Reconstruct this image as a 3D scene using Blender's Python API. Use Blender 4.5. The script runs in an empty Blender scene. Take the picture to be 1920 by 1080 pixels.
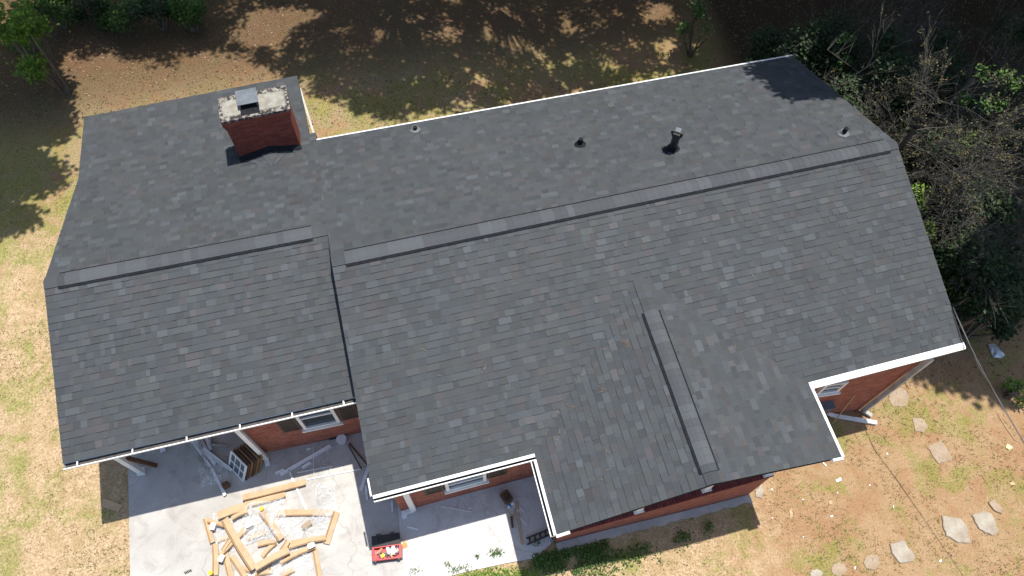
import bpy, math, random
from mathutils import Vector, Matrix, noise
random.seed(7)
R = math.radians
scene = bpy.context.scene
# ---------------------------------------------------------------- camera
F, CX, CY, CZ = 1386.275, 1.573, -8.191, 16.939
YAW, PITCH, ROLL = 0.2720, -1.0730, 0.0270
q = dict(cx=CX)
fw = Vector((math.sin(YAW)*math.cos(PITCH), math.cos(YAW)*math.cos(PITCH), math.sin(PITCH)))
r0 = Vector((math.cos(YAW), -math.sin(YAW), 0)); u0 = r0.cross(fw)
rr = math.cos(ROLL)*r0 + math.sin(ROLL)*u0
uu = -math.sin(ROLL)*r0 + math.cos(ROLL)*u0
CAM = Vector((CX, CY, CZ))
cam_d = bpy.data.cameras.new("camera"); cam = bpy.data.objects.new("camera", cam_d)
scene.collection.objects.link(cam)
cam_d.sensor_width = 36; cam_d.lens = F/1920*36; cam_d.clip_end = 2000
M = Matrix((rr, uu, -fw)).transposed().to_4x4(); M.translation = CAM
cam.matrix_world = M
scene.camera = cam
# ---------------------------------------------------------------- light
SH = Vector((-0.207, -0.118, 0))          # shadow offset per metre of height
sun_dir = Vector((0.207, 0.118, 1)).normalized()
elev = math.asin(sun_dir.z); az = math.atan2(sun_dir.x, sun_dir.y)
w = bpy.data.worlds.new("World"); scene.world = w; w.use_nodes = True
nt = w.node_tree; nt.nodes.clear()
sky = nt.nodes.new("ShaderNodeTexSky"); sky.sky_type = 'NISHITA'; sky.sun_disc = False
sky.sun_elevation = elev; sky.sun_rotation = az
bg = nt.nodes.new("ShaderNodeBackground"); bg.inputs[1].default_value = 0.13
wo = nt.nodes.new("ShaderNodeOutputWorld")
nt.links.new(sky.outputs[0], bg.inputs[0]); nt.links.new(bg.outputs[0], wo.inputs[0])
sd = bpy.data.lights.new("sun", 'SUN'); sd.energy = 4.6; sd.angle = R(0.53); sd.color = (1, .955, .88)
so = bpy.data.objects.new("sun", sd); scene.collection.objects.link(so)
so.rotation_euler = sun_dir.to_track_quat('Z', 'Y').to_euler()
scene.view_settings.view_transform = 'Standard'; scene.view_settings.look = 'None'
scene.view_settings.exposure = 0.55; scene.view_settings.gamma = 1
# ---------------------------------------------------------------- helpers
def smooth(a, b, x):
    t = min(1, max(0, (x-a)/(b-a))); return t*t*(3-2*t)
def zt(x, y):
    z = -0.93*smooth(3.0, 8.6, x) - 0.03
    z += 0.05*noise.noise(Vector((x*.3, y*.3, 0)))*smooth(1.0, 5, max(abs(x-3.5)-9, abs(y+1)-9, x-9.5, 0))
    return z
def ray(px, py):
    return (fw + rr*((px-960)/F) - uu*((py-540)/F)).normalized()
def hit(px, py, z=0.0):
    d = ray(px, py); return CAM + d*((z-CZ)/d.z)
def gnd(px, py, dz=0.0):
    z = 0
    for _ in range(12):
        p = hit(px, py, z+dz); z = zt(p.x, p.y)
    return hit(px, py, z+dz)
def hit_plane(px, py, p0, n):
    d = ray(px, py); return CAM + d*((p0-CAM).dot(n)/d.dot(n))
def proj(P):
    v = P-CAM; d = v.dot(fw)
    return (960+F*v.dot(rr)/d, 540-F*v.dot(uu)/d, d)
def pat4(x, y, s=3.1775, ox=340, oy=740): return (x/s+ox, y/s+oy)

MATS = {}
def new_mat(name, base=(.5, .5, .5), rough=.8, metal=0.0, spec=.3):
    m = bpy.data.materials.new(name); m.use_nodes = True
    b = m.node_tree.nodes["Principled BSDF"]
    b.inputs["Base Color"].default_value = (*base, 1); b.inputs["Roughness"].default_value = rough
    b.inputs["Metallic"].default_value = metal; b.inputs["Specular IOR Level"].default_value = spec
    MATS[name] = m; return m
class N:
    def __init__(s, m): s.t = m.node_tree; s.b = s.t.nodes["Principled BSDF"]
    def n(s, ty, **k):
        o = s.t.nodes.new(ty)
        for a, v in k.items(): setattr(o, a, v)
        return o
    def l(s, a, b): s.t.links.new(a, b)
    def noise(s, vec, scale, detail=4, rough=.6, dist=0):
        o = s.n("ShaderNodeTexNoise"); o.inputs["Scale"].default_value = scale
        o.inputs["Detail"].default_value = detail; o.inputs["Roughness"].default_value = rough
        o.inputs["Distortion"].default_value = dist
        if vec is not None: s.l(vec, o.inputs["Vector"])
        return o.outputs["Fac"]
    def ramp(s, fac, stops):
        o = s.n("ShaderNodeValToRGB"); e = o.color_ramp.elements
        while len(e) < len(stops): e.new(.5)
        for i, (p, c) in enumerate(stops):
            e[i].position = p; e[i].color = (*c, 1) if isinstance(c, tuple) else (c, c, c, 1)
        s.l(fac, o.inputs[0]); return o.outputs[0]
    def mix(s, fac, a, b, mode='MIX'):
        o = s.n("ShaderNodeMix", data_type='RGBA', blend_type=mode)
        for i, v in ((0, fac), (6, a), (7, b)):
            if hasattr(v, 'links'): s.l(v, o.inputs[i])
            else: o.inputs[i].default_value = v if i == 0 else (*v, 1)
        return o.outputs[2]
    def math(s, op, a, b=0.0, c=0.0, clamp=False):
        o = s.n("ShaderNodeMath", operation=op, use_clamp=clamp)
        for i, v in enumerate((a, b, c)):
            if hasattr(v, 'links'): s.l(v, o.inputs[i])
            else: o.inputs[i].default_value = v
        return o.outputs[0]
    def bump(s, h, strength=.3, dist=.02):
        o = s.n("ShaderNodeBump"); o.inputs["Strength"].default_value = strength
        o.inputs["Distance"].default_value = dist; s.l(h, o.inputs["Height"])
        s.l(o.outputs[0], s.b.inputs["Normal"])
    def pos(s): return s.n("ShaderNodeNewGeometry").outputs["Position"]
    def objc(s): return s.n("ShaderNodeTexCoord").outputs["Object"]
    def uv(s): return s.n("ShaderNodeTexCoord").outputs["UV"]
    def col(s, c): s.l(c, s.b.inputs["Base Color"])

def mottled(name, a, b, scale=6, rough=.8, bump=.15, metal=0, fine=60, spec=.3, attr=False):
    m = new_mat(name, a, rough, metal, spec); k = N(m)
    p = k.objc()
    c = k.mix(k.ramp(k.noise(p, scale), [(.35, 0.0), (.65, 1.0)]), a, b)
    f = k.noise(p, fine, 3)
    c = k.mix(.25, c, k.ramp(f, [(.3, .25), (.7, .9)]), 'OVERLAY')
    if attr:
        at = k.n("ShaderNodeAttribute"); at.attribute_name = "Col"
        c = k.mix(1.0, c, at.outputs["Color"], 'MULTIPLY')
    k.col(c); k.bump(f, bump, .01)
    return m

# --- shingles: colour of each tab comes from the mesh
m = new_mat("shingle", (.08, .085, .09), .78, 0, .3); k = N(m)
at = k.n("ShaderNodeAttribute"); at.attribute_name = "Col"
p = k.pos()
g = k.noise(p, 140, 2)
c = k.mix(.45, at.outputs["Color"], k.ramp(g, [(.3, .2), (.72, .85)]), 'OVERLAY')
c = k.mix(k.math('MULTIPLY', k.ramp(k.noise(p, .9, 4), [(.5, 0.0), (.8, 1.0)]), .2), c, (.085, .075, .07), 'MIX')
k.col(c); k.bump(g, .35, .006)
# --- brick
def brick_mat(name, c1, c2, c3, mortar):
    m = new_mat(name, c1, .88, 0, .2); k = N(m)
    br = k.n("ShaderNodeTexBrick"); br.offset = .5
    br.inputs["Scale"].default_value = 1; br.inputs["Brick Width"].default_value = .215
    br.inputs["Row Height"].default_value = .075; br.inputs["Mortar Size"].default_value = .006
    br.inputs["Mortar Smooth"].default_value = .2; br.inputs["Bias"].default_value = -.1
    br.inputs["Color1"].default_value = (*c1, 1); br.inputs["Color2"].default_value = (*c2, 1)
    br.inputs["Mortar"].default_value = (*mortar, 1)
    uv = k.uv(); k.l(uv, br.inputs["Vector"])
    c = k.mix(k.ramp(k.noise(k.objc(), 7, 3), [(.4, 0.0), (.62, .6)]), br.outputs["Color"], c3, 'MULTIPLY')
    c = k.mix(.3, c, k.ramp(k.noise(k.objc(), 45, 3), [(.3, .25), (.7, .8)]), 'OVERLAY')
    k.col(c)
    k.bump(k.math('SUBTRACT', 1.0, br.outputs["Fac"]), .6, .006)
    return m
brick_mat("brick", (.36, .115, .07), (.24, .07, .045), (.72, .62, .6), (.26, .20, .17))
brick_mat("brick_chimney", (.25, .062, .038), (.17, .042, .028), (.75, .6, .6), (.17, .08, .065))
mottled("brick_cap", (.2, .05, .045), (.12, .028, .028), 9, .8, .3)
mottled("white_paint", (.78, .78, .76), (.66, .66, .63), 3, .45, .05, spec=.4)
mottled("vinyl_white", (.78, .78, .78), (.66, .67, .68), 5, .4, .03, spec=.4)
mottled("gutter_shade", (.05, .05, .055), (.10, .09, .08), 8, .8, .2)  # dark lining colour that stands in for shade inside the gutters
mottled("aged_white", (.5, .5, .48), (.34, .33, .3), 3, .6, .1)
mottled("lead_dark", (.012, .013, .015), (.02, .021, .024), 12, .95, .1, spec=.08)
mottled("rubber_grey", (.16, .165, .17), (.11, .11, .115), 12, .6, .1)
mottled("galvanised", (.14, .155, .175), (.10, .115, .13), 6, .7, .05, metal=.1, spec=.2)
mottled("shutter_brown", (.045, .032, .024), (.07, .05, .035), 5, .6, .1)
mottled("timber_brown", (.14, .075, .04), (.09, .05, .03), 9, .8, .2)
mottled("timber_pale", (.5, .35, .2), (.4, .27, .15), 9, .8, .2)
mottled("sash_wood", (.30, .17, .08), (.22, .12, .06), 7, .8, .2)
mottled("cardboard", (.46, .335, .205), (.38, .27, .16), 4, .85, .15)
mottled("cardboard_inside", (.36, .23, .12), (.3, .19, .1), 4, .9, .2)
mottled("red_plastic", (.55, .02, .03), (.42, .015, .02), 5, .35, .03, spec=.5)
mottled("black_plastic", (.012, .012, .013), (.025, .025, .027), 8, .4, .05, spec=.5)
mottled("yellow_plastic", (.75, .5, .03), (.65, .4, .02), 8, .4, .03)
mottled("orange_plastic", (.7, .25, .03), (.6, .2, .02), 8, .4, .03)
mottled("blue_plastic", (.05, .2, .4), (.04, .15, .3), 8, .4, .03)
mottled("stone_grey", (.36, .33, .27), (.27, .22, .17), 3, .9, .4, fine=25)
mottled("stone_tan", (.33, .26, .19), (.27, .20, .13), 3, .9, .4, fine=25)
mottled("bark", (.10, .075, .055), (.055, .042, .033), 4, .95, .5, fine=20)
mottled("twig", (.15, .13, .105), (.09, .075, .06), 2, .9, .2)
mottled("twig_bare", (.095, .088, .076), (.05, .046, .04), 2, .9, .2)
mottled("dry_stem", (.45, .32, .18), (.35, .24, .13), 6, .9, .2)
mottled("paper_yellow", (.75, .75, .35), (.7, .68, .3), 6, .7, .05)
mottled("cable_grey", (.13, .125, .12), (.09, .088, .083), 3, .6, .05)
mottled("foil", (.62, .66, .68), (.5, .53, .55), 5, .3, .1, metal=.4)
# chimney crown: pale mortar with black lichen along the rim
m = new_mat("crown", (.42, .39, .33), .9); k = N(m)
p = k.objc(); sx = k.n("ShaderNodeSeparateXYZ"); k.l(p, sx.inputs[0])
ax = k.math('DIVIDE', k.math('ABSOLUTE', sx.outputs[0]), .9); ay = k.math('DIVIDE', k.math('ABSOLUTE', sx.outputs[1]), .43)
ed = k.math('MAXIMUM', k.math('SUBTRACT', 1.0, k.math('MULTIPLY', k.math('SUBTRACT', 1.0, ax), 2.0)), ay)
inring = k.math('MULTIPLY', k.ramp(ed, [(.48, 0.0), (.6, 1.0)]), 1.0)
sp = k.ramp(k.noise(p, 8, 6, .75), [(.475, 0.0), (.50, 1.0)])
c = k.mix(k.ramp(k.noise(p, 5), [(.4, 0.0), (.6, 1.0)]), (.29, .28, .24), (.21, .195, .16))
c = k.mix(k.ramp(ed, [(.74, 0.0), (.78, 1.0)]), c, (.25, .2, .185))
c = k.mix(k.math('MULTIPLY', sp, inring), c, (.035, .032, .03))
k.col(c); k.bump(k.noise(p, 30), .4, .01)
# concrete
def concrete(name, a, b, stain):
    m = new_mat(name, a, .85, 0, .25); k = N(m); p = k.pos()
    c = k.mix(k.ramp(k.noise(p, .7, 6, .65, .6), [(.38, 0.0), (.62, 1.0)]), a, b)
    c = k.mix(k.math('MULTIPLY', k.ramp(k.noise(p, 1.9, 8, .7, 1.2), [(.5, 0.0), (.66, 1.0)]), .5), c, stain)
    vo = k.n("ShaderNodeTexVoronoi", feature='DISTANCE_TO_EDGE'); vo.inputs["Scale"].default_value = .28
    nz = k.n("ShaderNodeTexNoise"); nz.inputs["Scale"].default_value = 1.6; k.l(p, nz.inputs["Vector"])
    ad = k.n("ShaderNodeVectorMath", operation='ADD'); k.l(p, ad.inputs[0]); k.l(nz.outputs["Color"], ad.inputs[1]); k.l(ad.outputs[0], vo.inputs["Vector"])
    c = k.mix(k.ramp(vo.outputs["Distance"], [(.0015, .3), (.005, 0.0)]), c, (.12, .105, .09))
    c = k.mix(.3, c, k.ramp(k.noise(p, 50, 3), [(.3, .3), (.7, .75)]), 'OVERLAY')
    k.col(c); k.bump(k.noise(p, 70, 3), .2, .006)
concrete("concrete", (.46, .44, .41), (.36, .345, .32), (.25, .225, .20))
concrete("concrete_new", (.54, .53, .51), (.46, .45, .43), (.32, .29, .26))
# glass
m = new_mat("glass", (.02, .03, .035), .08, 0, .8)
m = new_mat("screen_glass", (.10, .13, .15), .15, 0, .6)
# thin clear film
m = new_mat("film", (.85, .87, .88), .25, 0, .6); k = N(m)
p = k.objc(); f = k.noise(p, 9, 6, .7, 2.0)
k.bump(f, 1.0, .03)
k.l(k.ramp(f, [(.38, .03), (.66, .55)]), k.b.inputs["Alpha"])
# leaves
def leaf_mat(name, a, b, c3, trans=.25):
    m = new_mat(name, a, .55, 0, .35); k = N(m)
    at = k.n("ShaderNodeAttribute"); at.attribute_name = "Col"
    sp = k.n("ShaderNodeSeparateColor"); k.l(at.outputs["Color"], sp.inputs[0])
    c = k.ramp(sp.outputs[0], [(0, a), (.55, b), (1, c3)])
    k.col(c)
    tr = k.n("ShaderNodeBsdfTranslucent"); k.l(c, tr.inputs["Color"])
    ms = k.n("ShaderNodeMixShader"); ms.inputs[0].default_value = trans
    k.l(k.b.outputs[0], ms.inputs[1]); k.l(tr.outputs[0], ms.inputs[2])
    k.l(ms.outputs[0], k.t.nodes["Material Output"].inputs["Surface"])
leaf_mat("leaf_dark", (.012, .030, .010), (.024, .052, .016), (.05, .085, .024))
leaf_mat("leaf_mid", (.03, .075, .015), (.06, .13, .02), (.12, .2, .03))
leaf_mat("leaf_bright", (.08, .17, .02), (.15, .27, .03), (.26, .38, .05), .35)
leaf_mat("leaf_yellow", (.05, .055, .02), (.10, .095, .03), (.17, .11, .05))
leaf_mat("blade", (.10, .12, .03), (.20, .18, .065), (.34, .26, .14), .2)
# ground
m = new_mat("soil_grass", (.3, .22, .12), .95, 0, .1); k = N(m); p = k.pos()
sx = k.n("ShaderNodeSeparateXYZ"); k.l(p, sx.inputs[0]); X, Y = sx.outputs[0], sx.outputs[1]
def lin(v, a, b): return k.n("ShaderNodeMapRange"), v, a, b
def mr(v, a, b):
    o = k.n("ShaderNodeMapRange"); o.interpolation_type = 'SMOOTHSTEP'; k.l(v, o.inputs[0])
    o.inputs[1].default_value = a; o.inputs[2].default_value = b; return o.outputs[0]
big = k.noise(p, .55, 6, .62, .4); mid = k.noise(p, 2.2, 6, .7, .5); fine = k.noise(p, 22, 5, .75); vf = k.noise(p, 75, 3, .7)
straw = k.mix(k.ramp(fine, [(.36, 0.0), (.62, 1.0)]), (.29, .195, .11), (.58, .43, .275))
straw = k.mix(k.ramp(mid, [(.42, 0.0), (.68, .75)]), straw, (.29, .215, .095))
green = k.mix(k.ramp(fine, [(.35, 0.0), (.65, 1.0)]), (.075, .11, .02), (.30, .32, .07))
clay = k.mix(k.ramp(fine, [(.3, 0.0), (.7, 1.0)]), (.25, .12, .065), (.43, .235, .14))
litter = k.mix(k.ramp(vf, [(.4, 0.0), (.62, 1.0)]), (.13, .095, .045), (.40, .31, .175))
right = mr(X, 6.0, 10.5); back = mr(Y, 3.5, 8.0)
# clay share: more on the right front; leaf litter behind
claym = k.math('MULTIPLY', k.ramp(k.math('ADD', k.math('MULTIPLY', big, .55), k.math('MULTIPLY', mid, .45)), [(.46, 0.0), (.56, 1.0)]),
               k.math('MAXIMUM', k.math('MULTIPLY', right, .95), k.math('MULTIPLY', back, .6)))
b2 = k.noise(k.n("ShaderNodeVectorMath", operation='ADD').outputs[0], .5)
va = k.n("ShaderNodeVectorMath", operation='ADD'); k.l(p, va.inputs[0]); va.inputs[1].default_value = (31, 17, 5)
gn = k.noise(va.outputs[0], .8, 7, .7, .5)
leftedge = k.math('SUBTRACT', 1.0, mr(X, -8.2, -7.2))
gth = k.math('ADD', gn, k.math('ADD', k.math('MULTIPLY', back, .10), k.math('SUBTRACT', k.math('MULTIPLY', leftedge, .075), k.math('MULTIPLY', k.math('SUBTRACT', 1.0, right), .035))))
greenm = k.math('MULTIPLY', k.ramp(gth, [(.50, 0.0), (.60, 1.0)]), k.ramp(mid, [(.30, .35), (.55, 1.0)]))
c = k.mix(k.math('MULTIPLY', back, .85), straw, litter)
c = k.mix(claym, c, clay)
c = k.mix(k.math('MULTIPLY', right, .68), c, k.mix(fine, (.23, .14, .07), (.38, .24, .13)))
c = k.mix(k.math('MULTIPLY', greenm, k.math('SUBTRACT', .62, k.math('MULTIPLY', mr(Y, 7.5, 10), .4))), c, green)
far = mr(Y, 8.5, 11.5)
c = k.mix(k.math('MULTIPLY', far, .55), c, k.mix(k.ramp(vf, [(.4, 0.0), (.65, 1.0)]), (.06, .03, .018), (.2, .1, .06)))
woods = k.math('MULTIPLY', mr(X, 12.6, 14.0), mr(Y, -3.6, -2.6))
c = k.mix(k.math('MAXIMUM', k.math('MULTIPLY', woods, .97), k.math('MULTIPLY', mr(Y, 8.2, 10.5), .45)), c, k.mix(k.ramp(vf, [(.4, 0.0), (.65, 1.0)]), (.035, .022, .014), (.09, .055, .032)))  # dark litter, darkened further to deepen tree shade behind and in the woods
c = k.mix(.38, c, k.ramp(vf, [(.3, .22), (.7, .8)]), 'OVERLAY')
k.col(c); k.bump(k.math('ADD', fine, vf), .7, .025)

class MB:
    def __init__(s): s.v = []; s.f = []; s.uv = []; s.c = []; s.mi = []
    def face(s, pts, uvs=None, col=(1, 1, 1), mi=0):
        i = len(s.v); s.v += [tuple(p) for p in pts]; s.f.append(tuple(range(i, i+len(pts))))
        s.uv.append(uvs or [(0, 0)]*len(pts)); s.c.append(col); s.mi.append(mi)
    def quadm(s, a, b, c, d, col=(1, 1, 1), mi=0):
        """quad with UVs in metres: u along a-b, v along a-d"""
        a, b, c, d = map(Vector, (a, b, c, d)); w_ = (b-a).length; h = (d-a).length
        s.face([a, b, c, d], [(0, 0), (w_, 0), (w_, h), (0, h)], col, mi)
    def hexa(s, bot, top, col=(1, 1, 1), mi=0, skip=()):
        """bot, top: 4 points each, counter-clockwise from above"""
        b = [Vector(p) for p in bot]; t = [Vector(p) for p in top]; off = 0
        for i in range(4):
            j = (i+1) % 4
            if i in skip: continue
            w_ = (b[j]-b[i]).length
            z0, z1 = b[i].z, t[i].z; y0, y1 = b[j].z, t[j].z
            s.face([b[i], b[j], t[j], t[i]], [(off, z0), (off+w_, y0), (off+w_, y1), (off, z1)], col, mi); off += w_
        s.quadm(t[0], t[1], t[2], t[3], col, mi); s.quadm(b[3], b[2], b[1], b[0], col, mi)
    def box(s, c, size, rz=0, col=(1, 1, 1), mi=0, rx=0, ry=0):
        c = Vector(c); hx, hy, hz = [v/2 for v in size]
        Mx = Matrix.Rotation(rz, 3, 'Z') @ Matrix.Rotation(rx, 3, 'X') @ Matrix.Rotation(ry, 3, 'Y')
        P = lambda x, y, z: c + Mx @ Vector((x, y, z))
        s.hexa([P(-hx, -hy, -hz), P(hx, -hy, -hz), P(hx, hy, -hz), P(-hx, hy, -hz)],
               [P(-hx, -hy, hz), P(hx, -hy, hz), P(hx, hy, hz), P(-hx, hy, hz)], col, mi)
    def bar(s, a, b, w_, h, up=Vector((0, 0, 1)), col=(1, 1, 1), mi=0):
        """rectangular bar from a to b; w_ sideways, h along up"""
        a, b = Vector(a), Vector(b); d = (b-a).normalized(); sd_ = d.cross(up)
        if sd_.length < 1e-4: sd_ = Vector((1, 0, 0))
        sd_.normalize(); up2 = sd_.cross(d).normalized()
        x = sd_*w_/2; z = up2*h/2
        L = (b-a).length
        s.hexa([a-x-z, a+x-z, b+x-z, b-x-z], [a-x+z, a+x+z, b+x+z, b-x+z], col, mi)
    def tube(s, pts, rad, n=6, col=(1, 1, 1), cap=True, mi=0):
        pts = [Vector(p) for p in pts]; rings = []
        if not hasattr(rad, '__len__'): rad = [rad]*len(pts)
        base = len(s.v)
        ref = Vector((.3, .2, 1)).normalized()
        for i, p in enumerate(pts):
            d = (pts[min(i+1, len(pts)-1)]-pts[max(i-1, 0)]).normalized()
            a = d.cross(ref)
            if a.length < .05: a = d.cross(Vector((1, 0, 0)))
            a.normalize(); b = d.cross(a)
            for k_ in range(n):
                t = 2*math.pi*k_/n; s.v.append(tuple(p+(a*math.cos(t)+b*math.sin(t))*rad[i]))
        for i in range(len(pts)-1):
            for k_ in range(n):
                j = (k_+1) % n
                s.f.append((base+i*n+k_, base+i*n+j, base+(i+1)*n+j, base+(i+1)*n+k_))
                s.uv.append([(0, 0)]*4); s.c.append(col); s.mi.append(mi)
        if cap:
            for st in (0, (len(pts)-1)*n):
                s.f.append(tuple(base+st+k_ for k_ in range(n))); s.uv.append([(0, 0)]*n); s.c.append(col); s.mi.append(mi)
    def build(s, name, mats, parent=None, origin=None, smooth_=False):
        me = bpy.data.meshes.new(name)
        og = Vector(origin) if origin is not None else Vector((0, 0, 0))
        me.from_pydata([tuple(Vector(v)-og) for v in s.v], [], s.f)
        uvl = me.uv_layers.new(name="UVMap"); ca = me.color_attributes.new(name="Col", type='FLOAT_COLOR', domain='CORNER')
        flat_uv = []; flat_c = []
        for uvs, cc in zip(s.uv, s.c):
            for t in uvs: flat_uv += [t[0], t[1]]; flat_c += [cc[0], cc[1], cc[2], 1]
        me.uv_layers[0].data.foreach_set("uv", flat_uv); me.color_attributes[0].data.foreach_set("color", flat_c); ca.data.foreach_set("color", flat_c)
        if isinstance(mats, str): mats = [mats]
        for mm in mats: me.materials.append(MATS[mm])
        me.polygons.foreach_set("material_index", s.mi)
        if smooth_: me.polygons.foreach_set("use_smooth", [True]*len(s.f))
        me.update()
        o = bpy.data.objects.new(name, me); scene.collection.objects.link(o)
        if parent is not None:
            o.parent = parent; o.location = og - world_loc(parent)
        else: o.location = og
        return o
WL = {}
def world_loc(o):
    l = Vector(o.location)
    while o.parent: o = o.parent; l += Vector(o.location)
    return l
def tag(o, label=None, cat=None, group=None, kind=None):
    for a, v in (("label", label), ("category", cat), ("group", group), ("kind", kind)):
        if v: o[a] = v
    return o
def empty(name, loc, label, cat, group=None):
    o = bpy.data.objects.new(name, None); scene.collection.objects.link(o); o.location = Vector(loc)
    return tag(o, label, cat, group)
rnd = random.random
def U(a, b): return a+(b-a)*rnd()

# ---------------------------------------------------------------- terrain
def axis():
    a = [-13+i*.35 for i in range(int(36/.35))]
    lo = [-500, -250, -120, -60, -35, -22, -16]; hi = [24, 30, 40, 60, 120, 250, 500]
    return lo+a+hi
xs = axis(); ys = [v-2 for v in axis()]
mb = MB(); nx, ny = len(xs), len(ys)
mb.v = [(x, y, zt(x, y)) for y in ys for x in xs]
for j in range(ny-1):
    for i in range(nx-1):
        a = j*nx+i; mb.f.append((a, a+1, a+nx+1, a+nx)); mb.uv.append([(0, 0)]*4); mb.c.append((1, 1, 1)); mb.mi.append(0)
tag(mb.build("ground", "soil_grass", smooth_=True), kind="structure")

# ---------------------------------------------------------------- house geometry (metres; ridge along x)
ZE, ZR, ZBM, ZL, ZEL, ZK, ZB2, ZG = 2.73, 4.12, 2.80, 3.82, 2.84, 2.70, 2.43, 3.63
mRL, mRR = hit(621, 488, ZR), hit(1681, 268, ZR)
mFL, mFR = hit(699, 930, ZE), hit(1806, 643, ZE)
mBR = hit(1486, 105, ZBM); mBL = hit(594, 263.5, ZBM)
lRL, lRR = hit(82, 530, ZL), hit(608, 439, ZL)
lFL, lFR = hit(118, 869, ZEL), hit(667, 744, ZEL)
lKL = hit(147, 335, ZK)
lBL, lBR = hit(158, 220, ZB2), hit(557, 142, ZB2)
gRF, gRB = hit(1340, 907, ZG), hit(1203, 534, ZG)
gLF, gRF2 = hit(1043, 1003, ZE), hit(1578, 857, ZE)
gLB, gRB2 = hit(1005, 862, ZE), hit(1517, 722, ZE)
for n_ in "mRL mRR mFL mFR mBR mBL lRL lRR lFL lFR lKL lBL lBR gRF gRB gLF gRF2 gLB gRB2".split():
    print(n_, [round(v, 2) for v in globals()[n_]])

house = empty("brick_house", (6, 0, 0), "low red brick house with dark grey shingle roof, white gutters and brick chimney", "house")
def tabcol():
    t = rnd()
    b = .052 if t < .58 else (.058 if t < .78 else (.069 if t < .87 else .046))
    b *= U(.93, 1.07)
    tint = rnd()
    if tint < .07: return (b*1.0, b*.97, b*1.02)
    if tint < .3: return (b*.92, b*1.01, b*1.03)
    return (b*.89, b*1.0, b*1.10)
def lerp(a, b, t): return a+(b-a)*t
def slope(mb, A, B, C, D, e=.143, skip=None, thick=.11, mi=0):
    """A upper left, B upper right, C lower right, D lower left: overlapping courses of laminated tabs"""
    A, B, C, D = map(Vector, (A, B, C, D))
    n_ = (B-A).cross(D-A).normalized()
    if n_.z < 0: n_ = -n_
    L = ((D-A).length+(C-B).length)/2; W_ = ((B-A).length+(C-D).length)/2
    nr = max(1, round(L/e))
    P = lambda u, v, h: lerp(lerp(A, B, u), lerp(D, C, u), v)+n_*h
    for r_ in range(nr):
        v0, v1 = r_/nr, (r_+1)/nr
        x = -U(0, .2)
        while x < W_:
            w_ = random.choice((.08, .12, .14, .16, .18, .20, .26)); u0_ = max(0, x/W_); u1_ = min(1, (x+w_)/W_); x += w_
            if u1_ <= u0_: continue
            if skip and skip(P((u0_+u1_)/2, (v0+v1)/2, 0)): continue
            h = random.choice((.006, .007, .015, .017)); cc = tabcol()
            if h < .015: cc = tuple(q_*.93 for q_ in cc)
            a, b, c_, d = P(u0_, v0, .001), P(u1_, v0, .001), P(u1_, v1, h), P(u0_, v1, h)
            mb.face([a, b, c_, d], None, cc, mi)
            mb.face([d, c_, P(u1_, v1, -.004), P(u0_, v1, -.004)], None, tuple(q_*.8 for q_ in cc), mi)
            s1 = P(u1_, v1, 0); s0 = P(u0_, v1, 0)
            mb.face([b, P(u1_, v0, 0), s1, c_], None, cc, mi); mb.face([a, d, s0, P(u0_, v0, 0)], None, cc, mi)
    return n_
def deck(mb, A, B, C, D, t=.1, top=.035):
    A, B, C, D = map(Vector, (A, B, C, D))
    n_ = (B-A).cross(D-A).normalized()
    if n_.z < 0: n_ = -n_
    up = Vector((0, 0, 1))
    mb.hexa([D-up*t-n_*top, C-up*t-n_*top, B-up*t-n_*top, A-up*t-n_*top], [D-n_*top, C-n_*top, B-n_*top, A-n_*top])

# main roof
mb = MB(); slope(mb, mRL, mRR, mFR, mFL)
# left end of back slope: extend plane of main back slope to the carport ridge
main_front = mb.build("roof_slope", "shingle", house)
main_front["label"] = "large front roof slope of dark grey laminated shingles"
# back: whole long slope including carport part above the kink
dk = (lKL-lRL)
xdir = (mRR-mRL).normalized()
bl_u = lerp(lRL, lRR, 1)             # carport ridge right end
mb = MB()
slope(mb, mRL, mRR, mBR, mBL)
back_o = mb.build("roof_slope", "shingle", house); back_o["label"] = "long rear roof slope carrying the vent pipes"
_d = (mBL-mRL); lRR = mRL+_d*((ZL-ZR)/_d.z)
mb = MB()
# carport: front slope, rear upper, rear lower (shallower)
slope(mb, lRL, lRR+xdir*.05, lFR+xdir*.03, lFL)
o = mb.build("roof_slope", "shingle", house); o["label"] = "front roof slope over the carport, lower than the main one"
_d = (mBL-mRL)
lRR = mRL+_d*((ZL-ZR)/_d.z); lKR = mRL+_d*((ZK-ZR)/_d.z); print("lRR2", lRR, "lKR", lKR)
mb = MB()
# the rear slope left of the main part; right edge shares the line from the main ridge end to the main eave
slope(mb, lRL, lRR, lKR, lKL)
slope(mb, lKL, lKR+Vector((-.16, 0, 0)), lBR, lBL)
o = mb.build("roof_slope", "shingle", house); o["label"] = "rear roof slope around the chimney, flattening towards its eave"
# gable over porch
gdir = (gRB-gRF).normalized()
back_l = gLF + (gLB-gLF).normalized()*((gRB-gRF).length+.3)
back_r = gRF2 + (gRB2-gRF2).normalized()*((gRB-gRF).length+.3)
gRBx = gRB+gdir*.3
mb = MB(); slope(mb, gRBx, gRF, gLF, back_l)
o = mb.build("roof_slope", "shingle", house); o["label"] = "left slope of the cross gable over the front porch"
mb = MB(); slope(mb, gRF, gRBx, back_r, gRF2)
o = mb.build("roof_slope", "shingle", house); o["label"] = "right slope of the cross gable over the front porch"
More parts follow.
